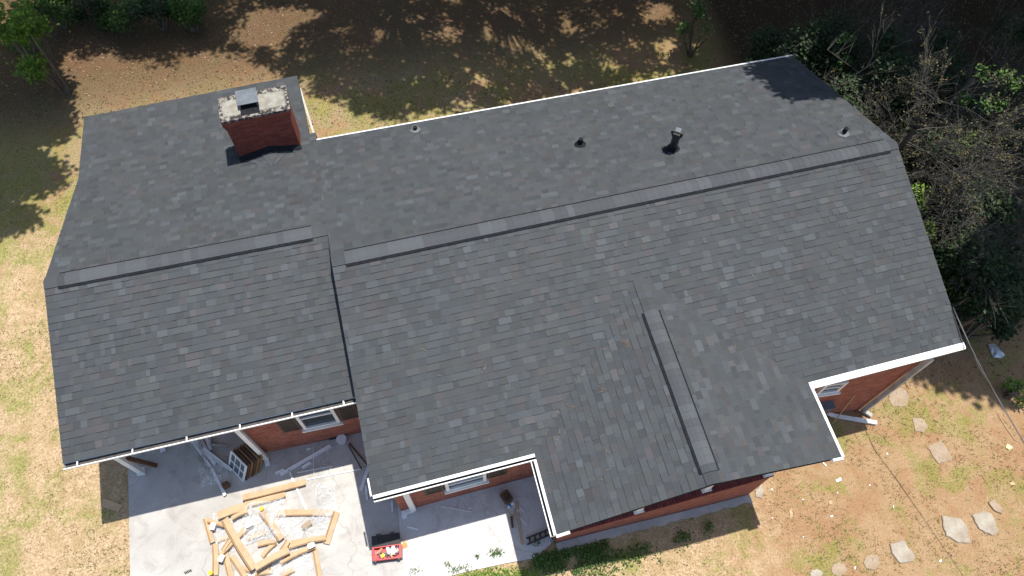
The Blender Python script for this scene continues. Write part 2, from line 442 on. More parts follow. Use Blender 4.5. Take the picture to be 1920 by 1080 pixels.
# decks and fascias under the shingles
mb = MB()
for qd in ((mRL, mRR, mFR, mFL), (mBL, mBR, mRR, mRL), (lRL, lRR, lFR, lFL), (lKL, lKR, lRR, lRL), (lBL, lBR, lKR+Vector((-.16, 0, 0)), lKL)):
    deck(mb, *qd)
deck(mb, gRBx, gRF, gLF, back_l); deck(mb, gRF, gRBx, back_r, gRF2)
mb.build("roof_deck", "lead_dark", house)

# ridge vents: low raised strips capped with shingles, flat black strip for slot and shadow along both sides
def ridge_vent(A, B, C1, C2, length_a, length_b, name="ridge_vent", wid=.15, fl2=None):
    """ridge from A to B; C1, C2: a point down each slope (eave ends at A side)"""
    A, B = Vector(A), Vector(B); d = (B-A).normalized(); a, b = A+d*length_a, B-d*length_b
    d1 = (C1-A); d1 = (d1-d*d1.dot(d)).normalized(); d2 = (C2-A); d2 = (d2-d*d2.dot(d)).normalized()
    up = Vector((0, 0, 1))
    v_ = MB(); L = (b-a).length
    # black baffle; flat strip past the caps paints the slot's shadow too
    for dd, fl_ in ((d1, .05), (d2, .045 if fl2 is None else fl2)):
        for s0, s1 in ((.05, wid),):
            v_.quadm(a+dd*s1+up*.012, b+dd*s1+up*.012, b+dd*s1+up*.034, a+dd*s1+up*.034)
            v_.quadm(a+up*.034, b+up*.034, b+dd*(s1-.001)+up*.034, a+dd*(s1-.001)+up*.034)
            v_.quadm(a+dd*(wid+.008+fl_)+up*.027, b+dd*(wid+.008+fl_)+up*.027, b+dd*.05+up*.029, a+dd*.05+up*.029)
    vo = v_.build(name, "lead_dark", house)
    caps = MB(); n_ = max(2, int(L/.145)); st = L/n_
    cc = tabcol()
    for i in range(n_):
        if rnd() < .6: k__ = U(.92, 1.3); cc = tuple(q_*k__ for q_ in (.056, .061, .067))
        p0, p1 = a+d*(st*i), a+d*(st*(i+1)+.01)
        for dd in (d1, d2):
            h0, h1 = .052, .047
            ws = wid+.008
            caps.face([p0+up*h0, p1+up*h1, p1+dd*ws*.5+up*(h1-.002), p0+dd*ws*.5+up*(h0-.002)], None, cc)
            caps.face([p0+dd*ws*.5+up*(h0-.002), p1+dd*ws*.5+up*(h1-.002), p1+dd*ws+up*(h1-.012), p0+dd*ws+up*(h0-.012)], None, cc)
            caps.face([p0+up*h0, p0+dd*ws+up*(h0-.012), p0+dd*ws+up*(h0-.018), p0+up*(h0-.008)], None, tuple(q_*.5 for q_ in cc))
            caps.face([p0+dd*ws+up*(h0-.012), p1+dd*ws+up*(h1-.012), p1+dd*ws+up*(h1-.019), p0+dd*ws+up*(h0-.019)], None, tuple(q_*.6 for q_ in cc))
    co = caps.build("cap_shingles", "shingle", vo)
    # plain caps out to the ends of the ridge
    for s_, e_ in ((A, a), (b, B)):
        caps = MB()
        L2 = (e_-s_).length; m_ = max(1, int(L2/.14))
        for i in range(m_):
            p0, p1 = lerp(s_, e_, i/m_), lerp(s_, e_, (i+1)/m_); cc = tabcol()
            for dd in (d1, d2):
                caps.face([p0+up*.026, p1+up*.022, p1+dd*.15+up*.02, p0+dd*.15+up*.024], None, cc)
                caps.face([p0+dd*.15+up*.024, p1+dd*.15+up*.02, p1+dd*.15, p0+dd*.15], None, tuple(q_*.5 for q_ in cc))
        caps.build("ridge_cap", "shingle", house)
ridge_vent(mRL, mRR, mFL, mBL, .27, .22)
ridge_vent(lRL, lRR, lFL, lKL, .27, .33)
ridge_vent(gRF, gRB, gLF, gRF2, .22, .62, fl2=.04)

# gutters, fascias
def gutter(A, B, out, name="gutter", w_=.115, h=.1, hang=0, cover=False, drop=.02, ends=True):
    A, B = Vector(A), Vector(B); out = Vector(out).normalized(); up = Vector((0, 0, 1)); d = (B-A).normalized()
    g_ = MB(); A = A-out*.0+up*(-drop); B = B+up*(-drop)
    def strip(o0, z0, o1, z1, mi=0):
        g_.face([A+out*o0+up*z0, B+out*o0+up*z0, B+out*o1+up*z1, A+out*o1+up*z1], None, (1, 1, 1), mi)
    # trough: back, floor, ogee front, lip
    strip(0, .0, 0, -h); strip(.0, -h, w_*.7, -h); strip(w_*.7, -h, w_, -h*.45); strip(w_, -h*.45, w_, 0)
    strip(w_, 0, w_-.018, .002); strip(w_-.018, .002, w_-.018, -.012)
    strip(.004, -.03, .004, -h+.01, 1); strip(.004, -h+.01, w_*.7, -h+.01, 1); strip(w_*.7, -h+.01, w_-.006, -h*.45, 1); strip(w_-.006, -h*.45, w_-.006, -.015, 1)  # inner faces in the dark lining: trough shade put into colour
    if ends:
        for E in (A, B):
            g_.face([E, E-up*h, E+out*w_*.7-up*h, E+out*w_-up*h*.45, E+out*w_], None)
    if cover: strip(-.004, .044, w_*cover, .024); strip(-.004, .044, -.004, 0)
    go = g_.build(name, ["white_paint", "gutter_shade"], house)
    if hang:
        L = (B-A).length
        for i in range(hang):
            t = (i+.25)/(hang-.5) if hang > 1 else .5
            p_ = lerp(A, B, min(t, .98)); hb = MB(); hb.bar(p_+out*.02+up*.004, p_+out*(w_+.004)+up*.006, .028, .006)
            hb.build("hanger", "white_paint", go)
    return go
def fascia(A, B, out, h=.14, t=.022, mat="white_paint", dz=-.012, name="fascia"):
    A, B = Vector(A), Vector(B); out = Vector(out).normalized(); up = Vector((0, 0, 1))
    f_ = MB()
    a, b = A+up*dz, B+up*dz
    f_.hexa([a-up*h, a-up*h+out*t, b-up*h+out*t, b-up*h], [a, a+out*t, b+out*t, b])
    return f_.build(name, mat, house)
def outw(A, B, ref):
    d = (B-A).normalized(); o_ = Vector((d.y, -d.x, 0)); 
    return o_ if o_.dot(((A+B)/2)-ref) > 0 else -o_
cm = (mRL+mRR)/2; cl = (lRL+lRR)/2; cg = (gRF+gRB)/2
gl_meet = lerp(mFL, mFR, (gLB-mFL).dot(mFR-mFL)/(mFR-mFL).length_squared)
gr_meet = lerp(mFL, mFR, (gRB2-mFL).dot(mFR-mFL)/(mFR-mFL).length_squared)
gutter(mFL, gl_meet, outw(mFL, mFR, cm), cover=.5)
gutter(gr_meet, mFR, outw(mFL, mFR, cm), cover=.82, w_=.13)
gutter(mBL, mBR, outw(mBL, mBR, cm), w_=.07, cover=.7)
gutter(lFL, lFR, outw(lFL, lFR, cl), hang=6, w_=.12)
gutter(gLB, gLF, outw(gLB, gLF, cg), cover=.45, w_=.11)
gutter(gRB2, gRF2, outw(gRB2, gRF2, cg), cover=.8, w_=.075)
for A, B, c_ in ((mFL, mFR, cm), (mBL, mBR, cm), (lFL, lFR, cl), (gLB, gLF, cg), (gRB2, gRF2, cg), (lBL, lBR, cl), ):
    o_ = outw(A, B, c_); fascia(A-o_*.024, B-o_*.024, o_, .16)
for A, B, c_ in ((mRL, mFL, cm), (mRR, mFR, cm), (mRR, mBR, cm), (lRL, lFL, cl), (lRL, lKL, cl), (lKL, lBL, cl)):
    o_ = outw(A, B, c_); fascia(A-o_*.02, B-o_*.02, o_, .15, mat="white_paint", dz=-.02)
# little white gutter returns at eave ends
for P_, d_, o_ in ((mFL, (mRL-mFL), outw(mRL, mFL, cm)),):
    f_ = MB(); f_.bar(P_+o_*.03+Vector((0, 0, .02)), P_+d_.normalized()*.33+o_*.03+Vector((0, 0, .03)), .03, .06); f_.build("gutter_return", "white_paint", house)
for P_, d_ in ((gLF, (gRF-gLF)), (gRF2, (gRF-gRF2))):
    f_ = MB(); o_ = Vector((0, -1, 0)); f_.bar(P_+o_*.03, P_+d_.normalized()*.26+o_*.03, .05, .07); f_.build("gutter_return", "white_paint", house)

# soffits / ceilings so nothing shows through
def flat(A, B, C, D, z, name, mat, t=.02):
    f_ = MB(); P_ = [Vector((p.x, p.y, z)) for p in (A, B, C, D)]; up = Vector((0, 0, t))
    f_.hexa(P_, [p+up for p in P_]); return f_.build(name, mat, house)
flat(mFL, mFR, mBR, mBL, 2.52, "soffit", "aged_white")
flat(gLF+Vector((0, .42, 0)), gRF2+Vector((0, .42, 0)), gRB2+Vector((0, .1, 0)), gLB+Vector((0, .1, 0)), 2.50, "soffit", "aged_white")
flat(lFL, lFR-Vector((.05, 0, 0)), lKR-Vector((.3, 0, 0)), lKL, 2.48, "soffit", "aged_white")
flat(lKL+Vector((0, .03, 0)), lKR+Vector((-.3, .03, 0)), lBR, lBL, 2.24, "soffit", "aged_white")

# ---------------------------------------------------------------- walls
def wall(P0, P1, t=.12, z0=-1.2, z1=2.5, mat="brick", name="wall"):
    P0, P1 = Vector(P0), Vector(P1); P0.z = P1.z = 0
    d = (P1-P0).normalized(); n_ = Vector((-d.y, d.x, 0))*t
    w_ = MB(); b = [P0, P1, P1+n_, P0+n_]
    w_.hexa([p+Vector((0, 0, z0)) for p in b], [p+Vector((0, 0, z1)) for p in b]); return w_.build(name, mat, house)
wA = hit(753, 959, 0); wB = hit(1001, 892.5, 0)             # main front wall by the patio
wdir = (wB-wA).normalized()
wRbase = hit(1612, 768, -.9)                                 # right front corner of house
wRtop = Vector((wRbase.x, wRbase.y, 0))
wR0 = wA + wdir*((wRtop-wA).dot(wdir))
print("wall right offset", (wRtop-wR0).length, wRtop)
wall(wA, wB); wall(wB, wB+wdir*5.8); wall(wB+wdir*5.8, wRtop)
mBw = wRtop+Vector((0, 8.0, 0))
wall(wRtop, wRtop+Vector((-.1, 7.3, 0)))
wall(wRtop+Vector((-.1, 7.3, 0)), Vector((wA.x, 3.9, 0))); 
lA = hit(499, 849, 0); lB = hit(679, 810.5, 0)               # carport room front wall
wall(lA, lB+(lB-lA).normalized()*.6)
wall(Vector((wA.x, 3.9, 0)), wA, z1=2.5)
wall(Vector((lA.x, 3.6, 0)), lA)
wall(Vector((wA.x, 3.9, 0)), Vector((lA.x, 3.9, 0)))
wall(Vector((lA.x, 3.2, 0)), Vector((lKL.x+.4, 3.2, 0)))
# main left gable triangle, above carport roof
for A, B, C in ((mRL+Vector((.02, 0, -.05)), mFL+Vector((.02, .2, -.1)), Vector((mFL.x+.02, mFL.y+.2, 2.4))), (mRR+Vector((-.3, 0, -.08)), mFR+Vector((-.3, .3, -.1)), Vector((mFR.x-.3, mBR.y-.3, 2.4)))):
    pass
w_ = MB()
for X_ in (wRtop.x-.05,):
    w_.hexa([(X_-.1, wRtop.y, 2.5), (X_, wRtop.y, 2.5), (X_, 3.6, 2.5), (X_-.1, 3.6, 2.5)],
            [(X_-.1, -.1, 3.95), (X_, -.1, 3.95), (X_, .1, 3.95), (X_-.1, .1, 3.95)])
w_.build("gable_wall", "brick", house)
# step between main rake and carport roof: white painted board, seen from the left only
f_ = MB(); a_, b_ = mRL+Vector((.03, 0, -.06)), mFL+Vector((.03, .1, -.06))
f_.face([lRR+Vector((.03, 0, -.1)), a_, b_, b_-Vector((0, 0, .8)), lRR+Vector((.03, 0, -.8))])
f_.build("side_wall", "aged_white", house)

# windows & shutters on a wall facing -y: P0 base point along wall dir
def window(P, d, w_, h, z0, shut=True, label=None, shw=.36):
    P = Vector(P); n_ = Vector((d.y, -d.x, 0)); up = Vector((0, 0, 1))
    f_ = MB(); o_ = n_*.03
    c0, c1 = P+up*z0+o_, P+d*w_+up*z0+o_
    t = .07
    f_.bar(c0+up*t/2, c1+up*t/2, .08, t); f_.bar(c0+up*(h-t/2), c1+up*(h-t/2), .08, t)
    f_.bar(c0+d*t/2+up*t, c0+d*t/2+up*(h-t), t, .08, up=n_); f_.bar(c1-d*t/2+up*t, c1-d*t/2+up*(h-t), t, .08, up=n_)
    f_.bar(c0+d*t+up*h*.5, c1-d*t+up*h*.5, .05, .05)
    f_.bar(c0-up*.03-d*.05, c1-up*.03+d*.05, .16, .055)
    f_o = f_.build("window", "white_paint", house)
    g_ = MB(); g_.bar(c0+d*t+up*h*.5-n_*.015, c1-d*t+up*h*.5-n_*.015, .012, h-2*t); g_.build("pane", "glass", f_o)
    if shut:
        for s_ in (-1, 1):
            s0 = P-d*(shw+.04) if s_ < 0 else P+d*(w_+.04)
            sm = MB(); a = s0+up*z0+n_*.02; b = a+d*shw
            sm.bar(a+d*.025+up*.0, a+d*.025+up*h, .05, .035, up=n_); sm.bar(b-d*.025, b-d*.025+up*h, .05, .035, up=n_)
            for zz in (.025, h*.5, h-.025): sm.bar(a+d*.05+up*zz, b-d*.05+up*zz, .034, .05)
            for i in range(int(h/.045)):
                zz = .05+i*.045
                if zz < h-.05: sm.bar(a+d*.05+up*zz, b-d*.05+up*zz, .02, .03)
            sm.build("shutter", "shutter_brown", house)
def wall_param(px, py, A, B, z):
    p_ = hit(px, py, z); d = (B-A).normalized(); return (p_-A).dot(d)
ld = (lB-lA).normalized()
# wing window: sill seen at (577,805)-(640,790)
def on_wall(px, py, A, d):
    n_ = Vector((d.y, -d.x, 0)); return hit_plane(px, py, Vector((A.x, A.y, 0)), n_)
s0 = on_wall(570, 801, lA, ld); s1 = on_wall(638, 786, lA, ld); print("wing window", s0, s1)
window(Vector((s0.x, s0.y, 0))*1.0, ld, (s1-s0).length, 1.25, s0.z, True, shw=.4)
s0 = on_wall(836, 916, wA, wdir); s1 = on_wall(911, 897, wA, wdir); print("main window", s0, s1)
window(Vector((s0.x, s0.y, 0)), wdir, Vector((s1.x-s0.x, s1.y-s0.y)).length, .75, s0.z, True, shw=.42)
rdir = (wRtop-(wB+wdir*5.8)).normalized()
s0 = on_wall(1527, 736, wRtop, rdir); s1 = on_wall(1578, 722, wRtop, rdir); print("right window", s0, s1)
window(Vector((s0.x, s0.y, 0)), rdir, Vector((s1.x-s0.x, s1.y-s0.y)).length, .6, s0.z, False)

# posts and downspouts
def post(name, base, top, w_=.11, mat="white_paint", foot=True):
    f_ = MB(); f_.bar(base, top, w_, w_, up=Vector((0, 1, 0)))
    if foot: f_.box(Vector(base)+Vector((0, 0, .04)), (w_+.05, w_+.05, .08))
    return f_.build(name, mat, house)
pb = hit(266, 885, 0); post("post", pb, pb+Vector((0, 0, 2.5)))
pb = hit(500, 857, 0)
dsp = MB(); dsp.bar(pb+Vector((0, -.05, .02)), pb+Vector((0, -.05, 2.6)), .10, .08, up=Vector((0, 1, 0))); dsp.bar(pb+Vector((0, -.05, .05)), pb+Vector((0.02, -.22, .04)), .1, .07)
dsp.build("downspout", "white_paint", house)
pb = hit(776, 957, 0)
dsp = MB(); dsp.bar(pb+Vector((0, 0, .06)), pb+Vector((0, 0, 2.6)), .12, .09, up=Vector((0, 1, 0))); dsp.bar(pb+Vector((.0, 0, .07)), pb+Vector((-.27, -.02, .05)), .1, .09)
dsp.build("downspout", "white_paint", house)
pb = Vector((wRtop.x+.05, wRtop.y-.06, -.9)); 
dsp = MB(); dsp.bar(pb, Vector((pb.x, pb.y, 2.5)), .09, .11, up=Vector((0, 1, 0))); dsp.bar(pb+Vector((0, 0, .05)), pb+Vector((.16, -.16, .0)), .1, .08)
dsp.build("downspout", "aged_white", house)

# porch parapet under the gable
def proj_down(P_, dz=0): return Vector((P_.x, P_.y, 0))
# outer face of the low wall: cap top seen from (1110,990) to (1452,890)
zcap = .92
pL, pR = hit(1048, 1006, zcap), hit(1452, 892, zcap)
pd = (pR-pL).normalized(); pn = Vector((-pd.y, pd.x, 0))
print("parapet", pL, pR, (pR-pL).length)
def slabwall(a, b, n_, t, z0, z1, name, mat):
    w_ = MB(); bb = [Vector((p.x, p.y, 0)) for p in (a, b, b+n_*t, a+n_*t)]
    w_.hexa([p+Vector((0, 0, z0)) for p in bb], [p+Vector((0, 0, z1)) for p in bb]); return w_.build(name, mat, house)
slabwall(pL+pn*.03, pR+pn*.03, pn, .2, -1.2, zcap-.09, "porch_wall", "brick")
sideb = pR+pn*2.2
slabwall(pR+pn*.23, sideb, -pd, .2, -1.2, zcap-.09, "porch_wall", "brick")
# rowlock cap made of single bricks on edge
c_ = MB(); L = (pR-pL).length; n_b = int(L/.075)
for i in range(n_b):
    a = pL+pd*(L*i/n_b); z0 = zcap-.09+.002
    g_ = U(.7, 1.3)
    bb = [a-pn*.0+pd*.004, a+pd*(.071), a+pd*.071+pn*.25, a+pd*.004+pn*.25]
    h_ = zcap+U(-.003, .003)
    c_.hexa([Vector((p.x, p.y, z0)) for p in bb], [Vector((p.x, p.y, h_)) for p in bb], (g_, g_, g_))
c_.build("coping", "brick_cap", house)
for (px, py) in ((1198, 962), (1325, 922), (1440, 893)):
    b = hit(px, py, zcap); f_ = MB(); b = b+pn*.1
    f_.bar(b, Vector((b.x, b.y, 2.5)), .15, .15, up=Vector((0, 1, 0))); f_.box(b+Vector((0, 0, .03)), (.22, .22, .06), math.atan2(pd.y, pd.x)); f_.box(Vector((b.x, b.y, 2.44)), (.2, .2, .08))
    f_.build("porch_column", "white_paint", house)
# concrete footing along the porch front
ft = MB(); ns = 34; ed_ = [.15+.07*noise.noise(Vector((i*.6, 3, 1)))+.03*noise.noise(Vector((i*2.1, 9, 1))) for i in range(ns+1)]
for i in range(ns):
    a = pL+pd*(L*i/ns); b = pL+pd*(L*(i+1)/ns)
    T_ = [a-pn*ed_[i], b-pn*ed_[i+1], b+pn*.02, a+pn*.02]
    tz = [zt(a.x, a.y)+.05, zt(b.x, b.y)+.05]; tz = [tz[0], tz[1], tz[1], tz[0]]
    ft.hexa([Vector((p.x, p.y, z_-.5)) for p, z_ in zip(T_, tz)], [Vector((p.x, p.y, z_)) for p, z_ in zip(T_, tz)], skip=(1, 3))
ft.build("footing", "concrete", house)

# ---------------------------------------------------------------- chimney
n_ = (lRR-lRL).cross(lKL-lRL).normalized()
b0, b1 = hit_plane(447, 303, lRL, n_), hit_plane(577, 285, lRL, n_)
print("chimney base", b0, b1)
b1 = Vector((b1.x, b1.y, b0.z))
best = None
for i in range(60, 260):
    t = i/100; a = proj(Vector((b0.x, b0.y, b0.z+t))); e_ = (a[0]-412)**2+(a[1]-231)**2
    if best is None or e_ < best[0]: best = (e_, t)
CT = b0.z+best[1]; print("chimney height", best)
f0, f1, f2, f3 = hit(412, 231, CT), hit(543, 207, CT), hit(537, 160, CT), hit(408.5, 182, CT)
f1 = hit(543, 205, CT)
cc0 = (f0+f1+f2+f3)/4
def inset(P_, k_): 
    v = (P_-cc0); v.z = 0; return Vector((P_.x, P_.y, 0))-v.normalized()*k_
bot = [inset(p, .07) for p in (f0, f1, f2, f3)]
ch = MB(); up = Vector((0, 0, 1))
zb = 1.4
ch.hexa([p+up*zb for p in bot], [p+up*(CT-.28) for p in bot])
for k_, za, zb_ in ((.045, CT-.28, CT-.20), (.02, CT-.20, CT-.06)):
    bb = [inset(p, k_) for p in (f0, f1, f2, f3)]
    ch.hexa([p+up*za for p in bb], [p+up*zb_ for p in bb])
chim = ch.build("chimney", "brick_chimney", house, origin=(cc0.x, cc0.y, b0.z))
ca = math.atan2((f1-f0).y, (f1-f0).x)
cr = MB(); bb = [Vector((p.x, p.y, 0)) for p in (f0, f1, f2, f3)]
bi = [inset(p, .06) for p in (f0, f1, f2, f3)]
cw_, cd_ = (f1-f0).length, (f2-f1).length
crn = MB(); crn.box((0, 0, -.03), (cw_, cd_, .06)); 
cro = crn.build("chimney_crown", "crown", chim); cro.location = Vector((cc0.x, cc0.y, CT))-world_loc(chim); cro.rotation_euler[2] = ca
# flat black plate standing in for the recess's darkness, and metal rain hood
fl = MB(); fx = -.10
fl.box((fx, -.08, .004), (.42, .44, .006)); flo = fl.build("flue_opening", "lead_dark", chim); flo.location = cro.location; flo.rotation_euler[2] = ca
hd = MB()
for sx_ in (-1, 1):
    for sy_ in (-1, 1): hd.box((fx+sx_*.19, .07+sy_*.16, .07), (.02, .02, .14))
hd.box((fx, .09, .155), (.46, .40, .02), 0, rx=.12); hd.box((fx, -.02, .07), (.42, .012, .06))
ho = hd.build("flue_hood", "galvanised", chim); ho.location = cro.location; ho.rotation_euler[2] = ca
# cricket: small saddle roof behind the chimney, flashed black where it meets the brick
cu = Vector((-math.sin(ca), math.cos(ca), 0))*-1          # towards the ridge (uphill)
cxd = Vector((math.cos(ca), math.sin(ca), 0))
bot_f = [Vector((p.x, p.y, 0)) for p in bot]
def roofz(P_): return lRL.z-((P_-lRL).x*n_.x+(P_-lRL).y*n_.y)/n_.z if abs(n_.z) > 0 else 0
e0, e1 = bot_f[0]-cxd*.02, bot_f[1]+cxd*.02
mid_ = (e0+e1)/2
def onr(P_, h=0.0): return Vector((P_.x, P_.y, roofz(P_)+h))
mu = mid_+cu*.6
pk = onr(mid_, .2)
mb = MB(); slope(mb, pk, onr(mu, .012), onr(mu, .01)+Vector((.0, 0, 0)), onr(e0, .02)); 
mb = MB()
a, b, cpk, tip = onr(e0, .03), onr(e1, .03), pk, onr(mu, .01)
slope(mb, lerp(tip, cpk, 0.0), cpk, a, lerp(tip, a, .02)) ; slope(mb, cpk, tip, lerp(tip, b, .02), b)
mb.build("cricket", "shingle", house)
fs = MB()
for P0_, P1_ in ((a, cpk), (cpk, b)):
    fs.hexa([P0_+cu*.10-up*.06, P1_+cu*.10-up*.06, P1_-cu*.0-up*.06, P0_-cu*.0-up*.06], [P0_+cu*.10+up*.035, P1_+cu*.10+up*.035, P1_+cu*.004+up*.10, P0_+cu*.004+up*.10])
fs.build("flashing", "lead_dark", chim)

# vent pipes on the rear slope
nb = (mRR-mRL).cross(mBL-mRL).normalized(); nb = nb if nb.z > 0 else -nb
def vent_pipe(px, py, h, rb=.11, rp=.045, lab=None, collar="rubber_grey"):
    P_ = hit_plane(px, py, mRL, nb)
    f_ = MB(); f_.tube([P_+nb*.012, P_+nb*.035, P_+nb*.05+up*.02, P_+up*.085], [rb+.03, rb, rp+.03, rp+.012], 20)
    fo = f_.build("vent_pipe", collar, house, origin=P_, smooth_=False)
    g_ = MB(); g_.tube([P_, P_+up*h], [rp, rp], 16, cap=False); g_.tube([P_+up*h, P_+up*(h-.12)], [rp*.8, rp*.8], 16); g_.tube([P_+up*h*.999, P_+up*h], [rp, rp*.8], 16, cap=False)
    g_.build("pipe", "lead_dark", fo)
    if lab: fo["label"] = lab
vent_pipe(779, 244, .12, .10, .05, "low grey ringed vent pipe nearest the chimney")
vent_pipe(1088, 271, .2, .11, .05, "short black vent pipe in the middle of the rear slope", "lead_dark")
vent_pipe(1581, 251, .19, .11, .05, "vent pipe near the right end of the ridge")
P_ = hit_plane(1261, 279, mRL, nb)
f_ = MB(); f_.tube([P_+nb*.012, P_+nb*.04, P_+up*.12], [.17, .12, .09], 18)
f_.box(P_+up*.02-Vector((.06, .02, 0)), (.3, .26, .03), ca+.2)
mo = f_.build("mast_vent", "lead_dark", house, origin=P_); mo["label"] = "tall black hooded vent with a pale top on the rear slope"
g_ = MB(); g_.tube([P_, P_+up*.5], [.088, .088], 16); g_.build("pipe", "black_plastic", mo)
g_ = MB(); T_ = P_+up*.55
g_.box(T_, (.26, .15, .13), .9); g_.box(T_+up*.04, (.15, .27, .1), .9); g_.tube([T_-up*.09, T_+up*.05], [.12, .1], 10)
g_.build("hood", "black_plastic", mo)
g_ = MB(); g_.box(T_+up*.095, (.12, .12, .012), .9); g_.build("hood_plate", "galvanised", mo)
# white rail of the rear porch, right of the wing
f_ = MB()
pA, pB = hit(563, 168, 2.25), hit(589, 252, 2.25)
f_.bar(pA, pB, .05, .1); f_.bar(pB, hit(574, 262, 2.25), .06, .1); f_.bar(pB, pB-up*2.2, .09, .09, up=Vector((0, 1, 0))); 
f_.bar(hit(575, 238, 2.2), hit(574, 264, 2.2), .04, .1)
f_.build("porch_rail", "aged_white", house)

# ---------------------------------------------------------------- patio slabs
def slab(name, pts, z0, z1, mat, label=None, cat=None):
    s_ = MB(); n__ = len(pts); ce = sum((Vector((p.x, p.y, 0)) for p in pts), Vector())/n__
    tp = [Vector((p.x, p.y, z1)) for p in pts]; bt = [Vector((p.x, p.y, z0)) for p in pts]
    s_.face(tp, [(p.x, p.y) for p in tp]); s_.face(bt[::-1])
    for i in range(n__):
        j = (i+1) % n__; s_.face([bt[i], bt[j], tp[j], tp[i]])
    return s_.build(name, mat)
jA, jB = hit(742, 930, 0), hit(759, 1080, 0)
jdir = (jA-jB).normalized()
sl = hit(240, 880, 0); sl2 = hit(244, 1080, 0); sdir = (sl-sl2).normalized()
top_l = sl+sdir*5.2; bot_l = sl2-sdir*3
bot_j = jB-jdir*3; top_j = Vector((wA.x-.05, 3.8, 0))
o = slab("patio", [bot_l, bot_j, jA-Vector((.006, 0, 0)), top_j, top_l], -.3, .0, "concrete"); tag(o, kind="structure")
rc = hit(1005, 1046, 0)
pb_ = hit(949, 1056, 0)
o = slab("porch_floor", [hit(761, 1108, 0), hit(862, 1075, 0), pb_, rc, pL+Vector((.1, .15, 0)), pR+pn*.2, pR+pn*3, wB+Vector((0, .1, 0)), wA+Vector((-.0, .05, 0)), jA+Vector((.006, 0, 0))], -1.0, .012, "concrete_new"); tag(o, kind="structure")
stp = [hit(950, 1046, -.1), hit(951, 1066, -.1), hit(800, 1105, -.1), hit(805, 1078, -.1)]
o = slab("step", stp, -.5, -.1, "concrete"); tag(o, kind="structure")

# ---------------------------------------------------------------- loose objects
GR = {}
def thing(mbx, name, mats, label, cat, group=None, origin=None):
    o = mbx.build(name, mats, origin=origin); return tag(o, label, cat, group)

def strip_board(a, b, w_, z, bend=.02, mat="cardboard", t=.012, fold=True, seg=5, zend=None):
    """long bent strip with a folded edge"""
    a, b = Vector(a), Vector(b); d = (b-a); d.z = 0; d.normalize(); s_ = Vector((-d.y, d.x, 0))
    m_ = MB(); pts = []
    k1, k2 = U(-bend, bend), U(0, bend)
    for i in range(seg+1):
        f = i/seg; p_ = lerp(a, b, f)+s_*(k1*math.sin(f*math.pi)); p_.z = z+k2*math.sin(f*math.pi)+(0 if zend is None else (zend-z)*f)
        pts.append(p_)
    for i in range(seg):
        p0, p1 = pts[i], pts[i+1]; h = s_*w_/2; th = up*t
        m_.hexa([p0-h, p1-h, p1+h, p0+h], [p0-h+th, p1-h+th, p1+h+th, p0+h+th])
        if fold:
            fh = up*(w_*.35)
            m_.hexa([p0-h-s_*.004, p1-h-s_*.004, p1-h, p0-h], [p0-h-s_*.03+fh, p1-h-s_*.03+fh, p1-h-s_*.026+fh, p0-h-s_*.026+fh], mi=1)
    return m_
boards = [
 ((365, 612), (740, 518), 40, .06, "longest cardboard strip, lying along the rear edge of the pile"),
 ((380, 655), (620, 590), 38, .03, "cardboard strip just in front of the longest one at the rear"),
 ((215, 722), (390, 665), 52, .10, "wide crumpled cardboard piece at the pile's rear left corner"),
 ((262, 738), (438, 1035), 40, .22, "long cardboard strip slanting down across the left of the pile"),
 ((440, 1030), (640, 925), 42, .25, "cardboard strip meeting the slanting strip at its lower end"),
 ((572, 705), (915, 705), 36, .03, "straight cardboard strip lying level beside the white rod"),
 ((930, 700), (868, 890), 34, .05, "cardboard strip forming the right side of the pile"),
 ((640, 885), (862, 850), 30, .08, "upper of two cardboard strips reaching the right corner"),
 ((600, 985), (795, 900), 28, .10, "lower of two cardboard strips reaching the right corner"),
 ((455, 890), (565, 868), 28, .06, "short cardboard piece in the middle of the pile"),
 ((230, 950), (395, 785), 28, .10, "cardboard strip crossing beneath the slanting strip"),
 ((205, 890), (207, 1075), 30, .06, "cardboard strip standing out along the pile's left edge"),
 ((150, 735), (190, 880), 26, .08, "narrow cardboard strip at the far left of the pile"),
 ((265, 940), (300, 1085), 32, .04, "cardboard strip at the front left, right of the edge strip"),
 ((305, 960), (385, 1085), 28, .05, "cardboard strip slanting out at the front left"),
 ((798, 915), (828, 1085), 24, .02, "lone narrow cardboard strip at the front right"),
 ((480, 690), (600, 860), 36, .14, "cardboard strip under clear film in the centre"),
 ((390, 855), (500, 820), 28, .03, "short cardboard piece between the slanting strip and the centre"),
 ((480, 965), (560, 880), 26, .04, "short cardboard strip inside the lower V of the pile"),
 ((440, 1062), (545, 1050), 26, .03, "short cardboard strip at the pile's front edge"),
 ((590, 1075), (672, 1035), 32, .02, "flattened cardboard flap at the front, near the lower V"),
 ((215, 868), (320, 832), 26, .02, "cardboard piece lying flat at the left of the pile"),
 ((300, 735), (395, 690), 24, .15, "thin strip bridging the crumpled corner piece and the white foam"),
 ((160, 745), (260, 775), 20, .16, "thin strip at the tip of the far left corner of the pile"),
 ((330, 830), (250, 930), 16, .13, "thin dark-edged strip alongside the crossing strip"),
 ((590, 1000), (700, 940), 16, .14, "thin strip fanned under the lower right strip"),
 ((640, 870), (600, 930), 24, .20, "short crumpled strip at the knot right of centre"),
 ((640, 905), (760, 870), 18, .12, "thin strip between the two right corner strips"),
 ((515, 1040), (545, 960), 18, .05, "thin strip under the lower V"),
 ((330, 1010), (420, 1050), 18, .02, "thin strip lying across the front left strips"),
]
